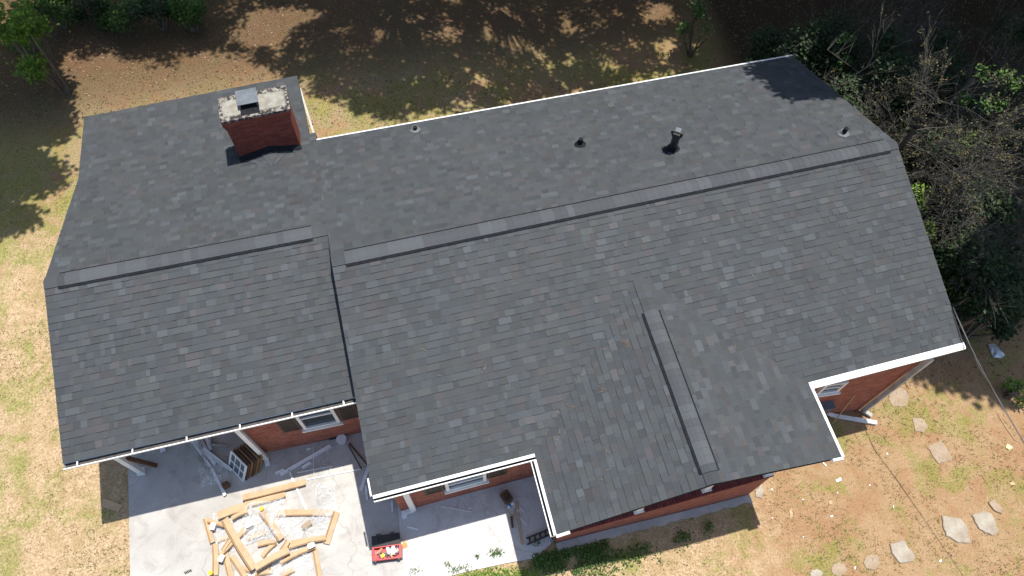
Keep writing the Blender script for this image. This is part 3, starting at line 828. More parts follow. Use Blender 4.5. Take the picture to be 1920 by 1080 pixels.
for a, b, w_, z, lab in boards:
    A, B = hit(*pat4(*a), z), hit(*pat4(*b), z)
    m_ = strip_board(A, B, w_/245*.78, z, .018)
    thing(m_, "cardboard_strip", ["cardboard", "cardboard_inside"], lab, "cardboard", "cardboard strips piled on the patio", origin=(A+B)/2)

def film(px, py, rx_, ry_, z, seed, rot=0, mat="film", nseg=16):
    """crumpled sheet"""
    c0 = hit(px, py, z); m_ = MB(); V_ = []
    for j in range(nseg+1):
        for i in range(nseg+1):
            u_, v_ = i/nseg-.5, j/nseg-.5
            rad = 1+.35*noise.noise(Vector((math.atan2(v_, u_)*1.3, seed, 1)))
            x_, y_ = u_*2*rx_*rad, v_*2*ry_*rad
            h = abs(noise.noise(Vector((x_*4, y_*4, seed))))*.22+abs(noise.noise(Vector((x_*11, y_*11, seed+4))))*.08
            ex = max(abs(u_), abs(v_))*2
            V_.append(c0+Vector((x_*math.cos(rot)-y_*math.sin(rot), x_*math.sin(rot)+y_*math.cos(rot), h*(1-ex**3)+.012)))
    for j in range(nseg):
        for i in range(nseg):
            a = j*(nseg+1)+i; m_.face([V_[a], V_[a+1], V_[a+nseg+2], V_[a+nseg+1]])
    return m_, c0
for px, py, rx_, ry_, z, sd_, lab in (
  (497, 975, .45, .42, .10, 3, "crumpled clear film sheet in the middle of the cardboard pile"),
  (585, 985, .55, .35, .01, 8, "crumpled clear film sheet inside the right half of the cardboard pile"),
  (428, 995, .3, .45, .02, 14, "crumpled clear film sheet at the left of the cardboard pile"),
  (612, 938, .22, .42, .01, 20, "narrow clear film scrap near the white rod"),
  (540, 1052, .5, .3, .01, 25, "crumpled clear film sheet at the front of the cardboard pile"),
  (402, 885, .32, .3, .01, 31, "crumpled clear film bag in the shade under the carport edge")):
    m_, c0 = film(px, py, rx_, ry_, z, sd_)
    thing(m_, "plastic_film", "film", lab, "plastic film", "clear film sheets on the patio", origin=c0)

def stick(a, b, w_, h, mat, label, cat, group=None, z=.01, z2=None, name="trim_strip", prof=True):
    z2 = z if z2 is None else z2
    A, B = hit(*a, z+h/2), hit(*b, z2+h/2)
    m_ = MB(); m_.bar(A, B, w_, h)
    if prof and w_ > .03:
        d = (B-A).normalized(); s_ = d.cross(up).normalized()
        m_.bar(A+s_*(w_/2)+up*h*.4, B+s_*(w_/2)+up*h*.4, w_*.16, h*1.2); m_.bar(A-s_*(w_/2)+up*h*.4, B-s_*(w_/2)+up*h*.4, w_*.16, h*1.2)
    return thing(m_, name, mat, label, cat, group, origin=(A+B)/2)
for (a, b, w_, lab) in (
  ((590, 478), (890, 305), .075, "widest white trim strip, in the shade before the brick wall"),
  ((562, 470), (612, 447), .05, "short white trim offcut at the lower end of the widest strip"),
  ((722, 438), (768, 404), .06, "short white trim offcut between the widest strip and the sunlight"),
  ((1070, 570), (1116, 425), .06, "white trim strip beside the roof's left eave corner"),
  ((1098, 540), (1108, 628), .04, "narrower white trim strip next to the roof's left eave corner"),
  ((640, 450), (748, 690), .035, "thin white rod running from the shade into the cardboard"),
  ((750, 505), (1086, 440), .025, "long thin white rod lying where the sunlight starts"),
  ((690, 465), (900, 425), .018, "thin white rod just behind the long thin one"),
  ((745, 325), (770, 322), .03, "tiny white trim chip nearest the brick wall"),
  ((785, 300), (790, 470), .012, "hair-thin white rod crossing the sun line")):
    stick(pat4(*a), pat4(*b), w_, .02, "vinyl_white", lab, "trim strip", "white trim strips on the patio")
# trims bundled under the carport
ends = [((45, 285), (150, 440)), ((60, 275), (175, 430)), ((80, 265), (200, 415)), ((100, 258), (160, 450)), ((115, 262), (190, 400)),
        ((150, 250), (175, 330)), ((165, 245), (178, 320)), ((130, 320), (300, 450)), ((115, 335), (290, 440)), ((180, 300), (280, 310)), ((180, 440), (262, 600))]
labs = ["outermost left white strip of the bundle under the carport", "second white strip from the left in the carport bundle", "third white strip from the left in the carport bundle",
        "grey-white strip lying crossed in the middle of the carport bundle", "fourth white strip from the left in the carport bundle", "short upright white strip behind the carport bundle",
        "thin upright white strip behind the carport bundle, right of its twin", "white strip running from the carport bundle to the stacked sashes", "lower white strip running from the bundle to the stacked sashes",
        "white strip lying level behind the stacked sashes", "white strip pointing from the film bag out into the sun"]
for i, ((a, b), lab) in enumerate(zip(ends, labs)):
    stick(pat4(*a), pat4(*b), .045+.01*(i % 3), .03, "vinyl_white" if i % 3 else "aged_white", lab, "trim strip", "white strips bundled under the carport", z=.03+.03*(i % 4), z2=.02+.02*((i*2) % 3))
# wooden boards
stick(pat4(505, 325), pat4(690, 262), .16, .03, "timber_pale", "pale board lying against the foot of the brick wall", "board", z=.05, z2=.12, name="board", prof=False)
stick((235, 858), (293, 873), .09, .06, "timber_brown", "dark brown timber leaning out beside the left carport post", "timber", z=.9, z2=.02, name="timber", prof=False)
stick(pat4(1000, 290), pat4(1110, 420), .035, .03, "timber_brown", "brown stick by the roof corner, right one of the pair", "stick", "brown sticks by the wall", z=.02, name="wood_stick", prof=False)
stick(pat4(995, 300), pat4(1075, 445), .03, .03, "timber_brown", "brown stick by the roof corner, left one of the pair", "stick", "brown sticks by the wall", z=.06, name="wood_stick", prof=False)
stick(pat4(880, 262), pat4(965, 245), .06, .05, "black_plastic", "black bar lying at the foot of the brick wall", "bar", z=.02, name="black_bar", prof=False)
stick((190, 941), (226, 954), .17, .015, "cardboard", "bent tan board lying in the grass in the carport's shade", "board", z=-.02, name="scrap_board", prof=False)
b_ = MB(); c_ = hit(*pat4(955, 268), .1); b_.tube([c_-up*.1, c_-up*.08, c_+up*.05], [.09, .1, .12], 16, cap=True)
thing(b_, "bucket", "vinyl_white", "small white bucket at the foot of the brick wall", "bucket", origin=c_)
b_ = MB(); c_ = hit(*pat4(268, 540), .08); b_.box(c_, (.13, .1, .16), .3); b_.box(c_+up*.085, (.15, .12, .012), .3); thing(b_, "wood_block", "timber_brown", "brown wooden block beside the film bag", "block", origin=c_)
b_ = MB(); c_ = hit(*pat4(748, 778), .06); b_.box(c_, (.2, .12, .09), .35); b_.box(c_+up*.05, (.17, .1, .02), .35); thing(b_, "brick", "stone_tan", "single grey brick inside the cardboard pile", "brick", origin=c_)
b_ = MB(); c_ = hit(*pat4(40, 1058), .02)
for i in range(5): b_.box(c_+Vector((-.06+.03*i, .006*i, 0)), (.016, .05, .03), .5)
thing(b_, "tie_strip", "black_plastic", "small black ribbed clip on bare concrete at the lower left", "clip", origin=c_)
b_ = MB(); c_ = hit(305, 840, .03); b_.box(c_, (.12, .17, .03), .1); b_.box(c_+up*.02, (.1, .15, .01), .1); thing(b_, "white_block", "vinyl_white", "small white block under the carport eave", "block", origin=c_)
# white end caps on cardboard
for i, (x_, y_, lab) in enumerate(((190, 785, "white foam cap on the pile's left strip"), (405, 775, "white foam cap at the top of the crossing strip"), (775, 900, "white foam cap at the pile's right corner"), (240, 975, "small white foam cap near the front left strips"))):
    b_ = MB(); c_ = hit(*pat4(x_, y_), .17); b_.box(c_, (.15, .09, .07), [1.2, .3, .2, 1][i]); b_.box(c_+up*.03, (.11, .11, .04), [1.2, .3, .2, 1][i])
    thing(b_, "foam_cap", "vinyl_white", lab, "foam cap", "white foam caps on the cardboard pile", origin=c_)
for i, (x_, y_, lab) in enumerate(((478, 680, "yellow tape roll on the cardboard at the rear"), (175, 1062, "yellow label scrap at the front left of the pile"))):
    b_ = MB(); c_ = hit(*pat4(x_, y_), .2); b_.tube([c_, c_+up*.03], [.05, .045], 14); b_.tube([c_+up*.03, c_+up*.035], [.03, .03], 12)
    thing(b_, "tape_roll", "yellow_plastic", lab, "tape roll", origin=c_)

# stacked window sashes leaning on edge
sash = None
lb = hit(*pat4(280, 425), .0); rb = hit(*pat4(372, 520), .0); lt = hit(*pat4(290, 302), .52); rt = hit(*pat4(397, 458), .52)
bx = (rb-lb); hy = ((lt-lb)+(rt-rb))/2
def make_sash(off, white, lab):
    e_ = empty("window_sash", lb+off, lab, "window sash", "old window sashes stacked under the carport")
    W_ = bx.length; bd = bx.normalized(); hd_ = hy.normalized(); H_ = hy.length; nn = bd.cross(hd_).normalized()
    o_ = lb+off; t = .05
    f_ = MB()
    f_.bar(o_+hd_*t/2, o_+bd*W_+hd_*t/2, .028, t, up=hd_); f_.bar(o_+hd_*(H_-t/2), o_+bd*W_+hd_*(H_-t/2), .028, t, up=hd_)
    for s_ in (0, 1): 
        q_ = o_+bd*(t/2+s_*(W_-t)); f_.bar(q_+hd_*t, q_+hd_*(H_-t), t, .028, up=nn)
    f_.bar(o_+hd_*H_*.5, o_+bd*W_+hd_*H_*.5, .03, .03, up=hd_)
    for i in (1, 2): q_ = o_+bd*W_*i/3; f_.bar(q_+hd_*t, q_+hd_*(H_-t), .022, .025, up=nn)
    f_.build("frame", "vinyl_white" if white else ("sash_wood" if len(lab) % 2 else "timber_brown"), e_)
    g_ = MB(); a = o_+bd*t+hd_*t; g_.hexa([a, a+bd*(W_-2*t), a+bd*(W_-2*t)+nn*.006, a+nn*.006], [a+hd_*(H_-2*t), a+bd*(W_-2*t)+hd_*(H_-2*t), a+bd*(W_-2*t)+hd_*(H_-2*t)+nn*.006, a+hd_*(H_-2*t)+nn*.006])
    g_.build("pane", "screen_glass", e_)
stp_ = (hit(*pat4(315, 405), 0)-hit(*pat4(280, 425), 0))
stp_ = stp_*.62
for i, (wh, lab) in enumerate(((1, "white framed sash, outermost of the leaning stack"), (0, "bare wood sash directly behind the white one"), (0, "third sash of the leaning stack, bare wood edge"),
   (0, "fourth sash of the leaning stack, bare wood edge"), (0, "fifth sash of the leaning stack, bare wood edge"), (0, "innermost wooden sash of the stack, nearest the downspout"))):
    make_sash(stp_*i*.85+Vector((0, 0, .001*i)), wh, lab)

# toolbox
def c5(x, y): return (x/4.174+640, y/4.174+860)
tb = empty("toolbox", hit(*c5(355, 745), 0), "open red toolbox with black lid, full of tools, on the patio joint", "toolbox")
H_ = .24
P4 = [hit(*c5(250, 812), .1), hit(*c5(466, 785), .1), hit(*c5(466, 668), H_), hit(*c5(242, 700), H_)]
tc = [hit(*c5(245, 800), H_), hit(*c5(468, 772), H_), hit(*c5(466, 665), H_), hit(*c5(240, 697), H_)]
m_ = MB(); b4 = [Vector((p.x, p.y, 0)) for p in tc]; cen = sum(b4, Vector())/4
inn = [p+(cen-p).normalized()*.045 for p in b4]
for i in range(4):
    j = (i+1) % 4
    m_.hexa([b4[i]*1.0, b4[j]*1.0, inn[j], inn[i]], [b4[i]+up*H_, b4[j]+up*H_, inn[j]+up*H_, inn[i]+up*H_])
m_.face([inn[i]+up*.10 for i in range(4)])
m_.build("bin", "red_plastic", tb)
m_ = MB(); ex = (b4[1]-b4[0]).normalized(); ey = (b4[3]-b4[0]).normalized()
m_.hexa([b4[0]-ex*.01-ey*.01, b4[1]+ex*.01-ey*.01, b4[2]+ex*.01+ey*.01, b4[3]-ex*.01+ey*.01], [p+up*.09 for p in (b4[0]-ex*.01-ey*.01, b4[1]+ex*.01-ey*.01, b4[2]+ex*.01+ey*.01, b4[3]-ex*.01+ey*.01)])
for i in (0, 1): m_.box(b4[i]+up*.17+ex*(.05 if i == 0 else -.05)-ey*.01, (.05, .03, .1), math.atan2(ex.y, ex.x))
m_.build("base", "black_plastic", tb)
l4 = [b4[3]+up*H_, b4[2]+up*H_, hit(*c5(455, 578), .2), hit(*c5(236, 608), .2)]
m_ = MB(); ln = (l4[1]-l4[0]).cross(l4[3]-l4[0]).normalized()
m_.hexa([p-ln*.05 for p in l4], l4)
for i in range(7):
    a = lerp(l4[0], l4[1], (i+.6)/7.4); b = lerp(l4[3], l4[2], (i+.6)/7.4); m_.bar(a+ln*.01, b+ln*.01, .018, .03)
for t_ in (.25, .75): m_.bar(lerp(l4[3], l4[2], t_-.08), lerp(l4[3], l4[2], t_+.08), .06, .05)
m_.build("lid", "black_plastic", tb)
mats_ = ["galvanised", "vinyl_white", "yellow_plastic", "timber_pale", "red_plastic", "black_plastic"]
for n_t, (cnt, mi_) in (("hand_tool", (12, 0)), ("bottle", (3, 1)), ("tape_measure", (2, 2)), ("chisel", (8, 3))):
    for i in range(cnt):
        u_, v_ = U(.15, .9), U(.2, .8); p_ = lerp(lerp(inn[0], inn[1], u_), lerp(inn[3], inn[2], u_), v_)+up*U(.14, .2); an = U(0, 6.28); l_ = U(.04, .09)
        m_ = MB(); d_ = Vector((math.cos(an), math.sin(an), U(-.2, .3)))
        if n_t == "bottle": l_ = .09; m_.tube([p_-d_*l_, p_+d_*l_*.6, p_+d_*l_], [.04, .04, .015], 10)
        elif n_t == "tape_measure": m_.box(p_, (.07, .06, .05), an); m_.box(p_+up*.03, (.04, .04, .01), an)
        else: m_.tube([p_-d_*l_, p_, p_+d_*l_], [.016, .013, .006], 7); m_.box(p_-d_*l_, (.03, .03, .03), an)
        m_.build(n_t, mats_[mi_], tb)
m_ = MB(); c_ = hit(*c5(492, 678), .03); m_.box(c_, (.14, .05, .05), .2); m_.box(c_+Vector((.0, .04, 0)), (.1, .04, .03), .9); m_.box(c_+Vector((.0, -.05, -.01)), (.16, .02, .02), .1)
thing(m_, "clamp", "orange_plastic", "orange clamp touching the right side of the red toolbox", "clamp", origin=c_)
# things on the porch floor
m_ = MB(); c_ = hit(*c5(1292, 300), .12); m_.box(c_, (.2, .24, .2), .35); m_.box(c_+up*.1+Vector((0, -.02, 0)), (.16, .1, .03), .35)
bg_ = thing(m_, "tool_bag", "timber_brown", "small brown tool bag on the shaded porch floor", "bag", origin=c_)
m_ = MB(); m_.box(c_+up*.12+Vector((.0, -.07, 0)), (.1, .06, .05), .3); m_.tube([c_+up*.1+Vector((-.09, 0, 0)), c_+up*.2, c_+up*.1+Vector((.09, 0, 0))], .01, 6); m_.build("handle", "black_plastic", bg_)
m_ = MB(); a, b = hit(*c5(1298, 388), .04), hit(*c5(1345, 345), .04); m_.tube([a, lerp(a, b, .3), lerp(a, b, .31), b], [.03, .03, .04, .04], 12)
sc_ = thing(m_, "caulk_tube", "vinyl_white", "white tube with a blue band near the brown tool bag", "tube", origin=a)
m_ = MB(); m_.tube([lerp(a, b, .35), lerp(a, b, .6)], [.043, .043], 12); m_.build("band", "blue_plastic", sc_)
for i, (p0, p1, w_, mt, lab) in enumerate((
  ((1375, 330), (1330, 545), .02, "timber_pale", "tan stick crossing the others near the tool bag"),
  ((1378, 335), (1424, 672), .022, "timber_pale", "longest tan stick, reaching the sunlit step corner"),
  ((1366, 400), (1410, 670), .02, "timber_pale", "tan stick running beside the longest one"),
  ((1268, 375), (1345, 450), .02, "timber_pale", "short tan stick nearest the tool bag"),
  ((1330, 450), (1342, 540), .05, "timber_brown", "short brown board at the shadow's corner"))):
    stick(c5(*p0), c5(*p1), w_, .018, mt, lab, "stick", "sticks on the porch floor", z=.015+.012*i, name="wood_stick", prof=False)
for i, (p0, p1, w_, lab) in enumerate((
  ((515, 535), (600, 556), .035, "white trim piece lying left on the shaded porch floor"),
  ((780, 370), (1020, 416), .014, "long thin white rod on the shaded porch floor"),
  ((1380, 370), (1432, 415), .02, "thin white strip right of the crossing sticks, upper one"),
  ((1385, 450), (1445, 515), .02, "thin white strip right of the crossing sticks, lower one"),
  ((395, 330), (400, 415), .035, "white tube under the eave left of the downspout"),
  ((1375, 400), (1395, 415), .05, "white offcut lying on the crossing sticks"))):
    stick(c5(*p0), c5(*p1), w_, .018, "vinyl_white", lab, "trim strip", "white trim pieces on the porch floor", z=.016)
m_ = MB(); c_ = hit(*c5(494, 450), .07); m_.tube([c_-up*.06, c_, c_+up*.02], [.05, .065, .065], 18); m_.tube([c_+up*.02, c_+up*.025], [.045, .045], 14)
pf = thing(m_, "pipe_fitting", "vinyl_white", "round white pipe fitting at the foot of the porch downspout", "fitting", origin=c_)
# black ladder on its side
la = [hit(*c5(1447, 625), .03), hit(*c5(1640, 548), .03)]; lc = [hit(*c5(1455, 672), .06), hit(*c5(1642, 590), .06)]
la[1] = la[0]+(la[1]-la[0])*1.7; lc[1] = lc[0]+(lc[1]-lc[0])*1.7
ld_ = empty("ladder", la[0], "black ladder lying on the porch floor under the gable eave", "ladder")
for P0_, P1_ in ((la[0], la[1]), (lc[0], lc[1])):
    m_ = MB(); m_.bar(P0_, P1_, .03, .07); m_.build("rail", "black_plastic", ld_)
for i in range(8):
    t_ = (i+.6)/8; m_ = MB(); m_.bar(lerp(la[0], la[1], t_), lerp(lc[0], lc[1], t_), .03, .03); m_.build("rung", "black_plastic", ld_)

# small chips scattered over the patio
spots = []
for i in range(34):
    spots.append(c5(U(480, 1500), U(330, 800)) if i % 2 else pat4(U(700, 1020), U(300, 560)))
g_n = 0
for i, s_ in enumerate(spots):
    p_ = hit(*s_, .015)
    m_ = MB(); a_ = U(0, 3.14); l_ = U(.015, .05)
    m_.box(p_, (l_, U(.008, .02), .008), a_); m_.box(p_+Vector((.01, .004, .006)), (l_*.5, .01, .006), a_+.7)
    thing(m_, "trim_chip", "vinyl_white" if rnd() < .75 else "timber_pale", "tiny pale offcut among the crumbs scattered on the shaded concrete", "offcut", "tiny offcuts scattered on the patio", origin=p_)

# ---------------------------------------------------------------- right side yard
def stone(px, py, outline, label, mat="stone_grey", h=.045):
    """outline: pixel offsets"""
    pts = []; n0 = len(outline)
    for i in range(n0):
        a = Vector(outline[i]); b = Vector(outline[(i+1) % n0])
        for t_ in (0, .25, .5, .75):
            p_ = a.lerp(b, t_)+Vector((U(-1.1, 1.1), U(-1.1, 1.1))); pts.append(gnd(px+p_.x, py+p_.y))
    m_ = MB(); c_ = sum(pts, Vector())/len(pts)
    zc = c_.z
    top = [Vector((p.x, p.y, zt(p.x, p.y)+h*.7)) for p in pts]; ins = [lerp(p, Vector((c_.x, c_.y, p.z)), .07)+up*h*.3 for p in top]; bt = [p-up*(h+.1) for p in top]
    for i in range(len(pts)):
        j = (i+1) % len(pts); m_.face([bt[i], bt[j], top[j], top[i]]); m_.face([top[i], top[j], ins[j], ins[i]])
        m_.face([ins[i], ins[j], Vector((c_.x, c_.y, zc+h))])
    thing(m_, "stepping_stone", mat, label, "stepping stone", "stepping stones in the side yard", origin=c_)
E8 = lambda rx_, ry_: [(rx_*math.cos(t*math.pi/4), ry_*math.sin(t*math.pi/4)) for t in range(8)]
stone(1681, 745, [(-12, -14), (10, -18), (24, -4), (18, 16), (-6, 18), (-16, 4)], "faint brownish stone nearest the house corner", "stone_tan", .02)
stone(1725, 797, [(-16, -14), (4, -12), (16, 4), (6, 14), (-10, 10)], "small tan stone between the faint one and the square one", "stone_tan", .02)
stone(1759, 849, [(-22, -10), (4, -24), (26, 8), (24, 16), (0, 20)], "tan square-cornered stone midway up the yard", "stone_tan", .03)
stone(1790, 993, [(-25, -26), (10, -20), (22, -6), (28, 26), (6, 24), (-16, 12), (-22, -4)], "large pale five-sided stone, lower right", "stone_grey")
stone(1845, 982, [(-24, -16), (-2, -24), (14, -18), (26, 14), (14, 22), (-10, 10)], "pale rounded stone right of the large five-sided one", "stone_grey")
stone(1865, 951, [(-14, -10), (-2, -14), (14, 4), (12, 14), (-4, 4)], "small dark brown stone beside the pale rounded one", "stone_tan")
stone(1691, 1034, [(-24, -14), (2, -22), (12, -6), (24, 6), (20, 18), (-4, 22), (-20, 4)], "jagged pale stone near the bottom edge", "stone_grey")
stone(1634, 1054, E8(16, 15), "round grey stone left of the jagged one", "stone_tan", .025)
stone(1573, 1068, E8(15, 13), "faint round stone at the bottom edge", "stone_tan", .02)
stone(1530, 1076, E8(13, 9), "leftmost round stone at the bottom edge", "stone_grey", .025)
stone(1424, 921, [(-7, -2), (4, -14), (7, 2), (3, 14), (-8, 10)], "pale flat stone at the porch corner, edge of the shadow", "stone_grey", .03)
# scraps
scr = [(1572, 900, .13, .06, .15, "largest white trim offcut lying on the lawn"), (1675, 950, .05, .02, 1.0, "hook-shaped white scrap below the wire shadow on the lawn"), (1559, 968, .06, .03, .2, "white scrap, left of the lawn's middle"),
 (1603, 1065, .06, .025, .9, "white scrap beside the bottom stones"), (1630, 910, .03, .025, 0, "small white crumb right of the large offcut"), (1663, 851, .03, .03, .5, "white crumb near the wire's shadow"),
 (1448, 971, .03, .02, .2, "white crumb just outside the porch shadow"), (1447, 918, .03, .03, .2, "white crumb next to the porch corner stone"), (1505, 937, .025, .02, .2, "tiny crumb in the lawn below the gable"),
 (1570, 924, .03, .02, .8, "tiny crumb below the largest offcut"), (1763, 1052, .05, .04, .2, "round cream scrap near the bottom right"), (1506, 1007, .02, .02, .2, "tiny crumb low on the lawn"), (1496, 875, .1, .025, .3, "white strip peeping out under the gable's front edge"),
 (1546, 870, .1, .03, -1.2, "short white strip by the gable's right eave corner")]
for px, py, l_, w_, a_, lab in scr:
    p_ = gnd(px, py, .015); m_ = MB(); m_.box(p_, (l_, w_, .014), a_); m_.box(p_+Vector((math.cos(a_)*l_*.4, math.sin(a_)*l_*.4, .005)), (w_*1.2, w_*.7, .012), a_+.9)
    thing(m_, "trim_scrap", "vinyl_white", lab, "scrap", "white scraps on the side lawn", origin=p_)
p_ = gnd(1891, 838, .02); m_ = MB(); m_.box(p_, (.13, .1, .01), .6, ry=.15); m_.box(p_+Vector((.04, -.02, .01)), (.06, .07, .008), .9, ry=-.2)
thing(m_, "paper_scrap", "paper_yellow", "pale yellow crumpled paper on bare clay by the right edge", "paper", origin=p_)
def blob_sheet(px, py, ol, mat, name, lab, cat, z=.04):
    pts = [gnd(px+a, py+b, z) for a, b in ol]; c_ = sum(pts, Vector())/len(pts); m_ = MB(); n0 = len(pts)
    for i in range(n0):
        j = (i+1) % n0; mdi = lerp(pts[i], c_, .5)+up*U(.02, .09); mdj = None
    mids = [lerp(p, c_, .45)+up*U(0, .08) for p in pts]
    for i in range(n0):
        j = (i+1) % n0; m_.face([pts[i], pts[j], mids[j]]); m_.face([pts[i], mids[j], mids[i]]); m_.face([mids[i], mids[j], c_+up*.05]); m_.face([pts[i], pts[j], pts[j]-up*.03, pts[i]-up*.03])
    thing(m_, name, mat, lab, cat, origin=c_)
blob_sheet(1868, 658, [(-15, -13), (-4, -14), (6, -4), (17, 8), (10, 13), (-4, 12), (-9, 4)], "foil", "metal_sheet", "crumpled silver sheet on the shaded ground beyond the right eave", "metal sheet")
blob_sheet(1857, 606, [(-6, -5), (4, -7), (7, 0), (3, 7), (-5, 5)], "foil", "foil_scrap", "small pale foil scrap in the dark undergrowth", "foil")
for i, (px, py, l_, a_, lab) in enumerate(((1483, 962, .2, 1.2, "brown dead leaf below the gable"), (1898, 907, .14, -.3, "pale brown bark piece by the right edge"), (1557, 942, .1, .6, "light brown bark chip in the lawn"))):
    p_ = gnd(px, py, .01); m_ = MB(); m_.box(p_, (l_, .05, .012), a_); m_.box(p_+up*.006, (l_*.7, .07, .012), a_+.15); m_.box(p_+Vector((l_*.3*math.cos(a_), l_*.3*math.sin(a_), .006)), (l_*.3, .03, .015), a_-.3)
    thing(m_, "bark_piece", "timber_pale", lab, "bark", origin=p_)
# sticks on the ground
for i, (pts, r_, mt, lab) in enumerate((
  ([(1870, 775), (1885, 800), (1903, 825), (1915, 832)], .010, "dry_stem", "dry tan stalk under the cable at the right edge"),
  ([(1890, 795), (1880, 785)], .008, "dry_stem", "short dry stalk forking off the long one"),
  ([(1757, 902), (1775, 904), (1795, 898)], .012, "dry_stem", "curved dry twig in the middle of the yard"),
  ([(1840, 890), (1853, 908)], .010, "dry_stem", "straight dry twig above the pale stones"),
  ([(1880, 685), (1892, 690), (1905, 700)], .010, "dry_stem", "dry twig at the edge of the undergrowth"),
  ([(1570, 952), (1582, 954), (1594, 962)], .006, "dry_stem", "thin dry twig left of the yard's middle"))):
    m_ = MB(); Q = [gnd(a, b, .015) for a, b in pts]; m_.tube(Q, [r_]*(len(Q)-1)+[r_*.5], 5); thing(m_, "dry_twig", mt, lab, "twig", "dry twigs on the side lawn", origin=Q[0])
# downspout piece, hose pole, meter box near the right wall
A, B = gnd(1562, 779, .08), gnd(1643, 793, .05)
m_ = MB(); m_.bar(A, B, .09, .07); m_.bar(lerp(A, B, .5)+up*.002, B+up*.004, .098, .074); m_.bar(A, A+(A-B).normalized()*.18+up*.1, .08, .07)
thing(m_, "downspout_piece", "white_paint", "white length of downspout lying on the ground by the right wall", "downspout", origin=A)
p_ = on_wall(1544, 757, wRtop, rdir); nr_ = Vector((rdir.y, -rdir.x, 0))
m_ = MB(); m_.box(p_+nr_*.09, (.3, .17, .3), math.atan2(rdir.y, rdir.x)); m_.box(p_+nr_*.10+up*.16, (.34, .2, .02), math.atan2(rdir.y, rdir.x)); m_.tube([p_+nr_*.05-up*.15, Vector((p_.x, p_.y, -.9))+nr_*.05], .02, 8)
m_.build("meter_box", "galvanised", house)
m_ = MB(); a = gnd(1561, 795, .02); b_t = a+Vector((.12, .25, 1.35)); m_.tube([a, b_t], [.014, .014], 8)
ro_ = thing(m_, "paint_roller", "timber_pale", "long-handled tool leaning by the right brick wall, dark head up", "roller", origin=a)
b_t2 = hit(1589, 745, b_t.z+.05)
m_ = MB(); m_.tube([b_t, b_t+Vector((.12, -.02, .08)), b_t+Vector((.26, .03, .10)), b_t+Vector((.24, .12, .14))], .008, 6); m_.tube([b_t+Vector((.24, .1, .14)), b_t+Vector((.22, .32, .16))], .035, 10); m_.build("head", "black_plastic", ro_)

# overhead service cable
ca_ = []
P0_ = hit(1787, 578, 3.0); P1_ = hit(1840, 690, 2.85); P2_ = hit(1919, 830, 2.5)
ext = P2_+(P2_-P1_).normalized()*14+up*1.5
full = [P0_]
def qb(t_): return P0_*((1-t_)**2)+P1_*(2*t_*(1-t_))+P2_*(t_*t_)
m_ = MB(); cp = [P0_, lerp(P0_, P1_, .5)-up*.02, P1_, lerp(P1_, P2_, .5)-up*.02, P2_, lerp(P2_, ext, .4)-up*.1, ext]
m_.tube(cp, .008, 7); off = [p+Vector((.025*math.sin(i*2.3), .02, .02*math.cos(i*1.7))) for i, p in enumerate(cp)]; m_.tube(off, .005, 6)
thing(m_, "service_cable", "cable_grey", "grey overhead cable running from the right gable end over the yard", "cable", origin=P0_)

# ---------------------------------------------------------------- trees
def leaf_faces(mb_, p, size, n_=1, tint=None, aspect=.55, droop=.3, mi=0):
    for _ in range(n_):
        d = Vector((U(-1, 1), U(-1, 1), U(-.6, .5))).normalized(); s_ = d.cross(Vector((U(-.4, .4), U(-.4, .4), 1))).normalized()
        q_ = p+Vector((U(-1, 1), U(-1, 1), U(-1, 1)))*size*1.2; L_ = size*U(.7, 1.3); w_ = L_*aspect/2
        nrm = d.cross(s_)
        c_ = (tint if tint is not None else rnd(),)*3
        mb_.face([q_, q_+d*L_*.5+s_*w_, q_+d*L_-nrm*L_*.12, q_+d*L_*.5-s_*w_], None, c_, mi)
def branchy(mb_, p, d, length, r_, depth, tips, spread=.7, kids=(2, 4), grav=0.0, nseg=4, minr=.004, sides=6):
    pts = [p]; rads = [r_]; dd = d.normalized()
    for i in range(nseg):
        dd = (dd+Vector((U(-1, 1), U(-1, 1), U(-1, 1)))*.16+Vector((0, 0, grav))).normalized()
        nx_ = pts[-1]+dd*length/nseg
        if nx_.x < 13.3+max(0, nx_.z-2)*.5 and nx_.y < 5.6: dd = Vector((abs(dd.x)+.3, dd.y, dd.z)).normalized()
        pts.append(pts[-1]+dd*length/nseg); rads.append(max(minr, r_*(1-.75*(i+1)/nseg)))
    mb_.tube(pts, rads, sides if r_ > .02 else 4, cap=False)
    if depth <= 0: tips.append((pts[-1], dd)); tips.append((pts[-2], dd)); return
    for k_ in range(random.randint(*kids)):
        t_ = U(.3, 1); i = min(nseg-1, int(t_*nseg)); q_ = lerp(pts[i], pts[i+1], t_*nseg-i)
        nd = (dd+Vector((U(-1, 1), U(-1, 1), U(-.7, .9)))*spread).normalized()
        branchy(mb_, q_, nd, length*U(.5, .75), max(minr, rads[i]*.6), depth-1, tips, spread, kids, grav, nseg, minr, sides)
    tips.append((pts[-1], dd))

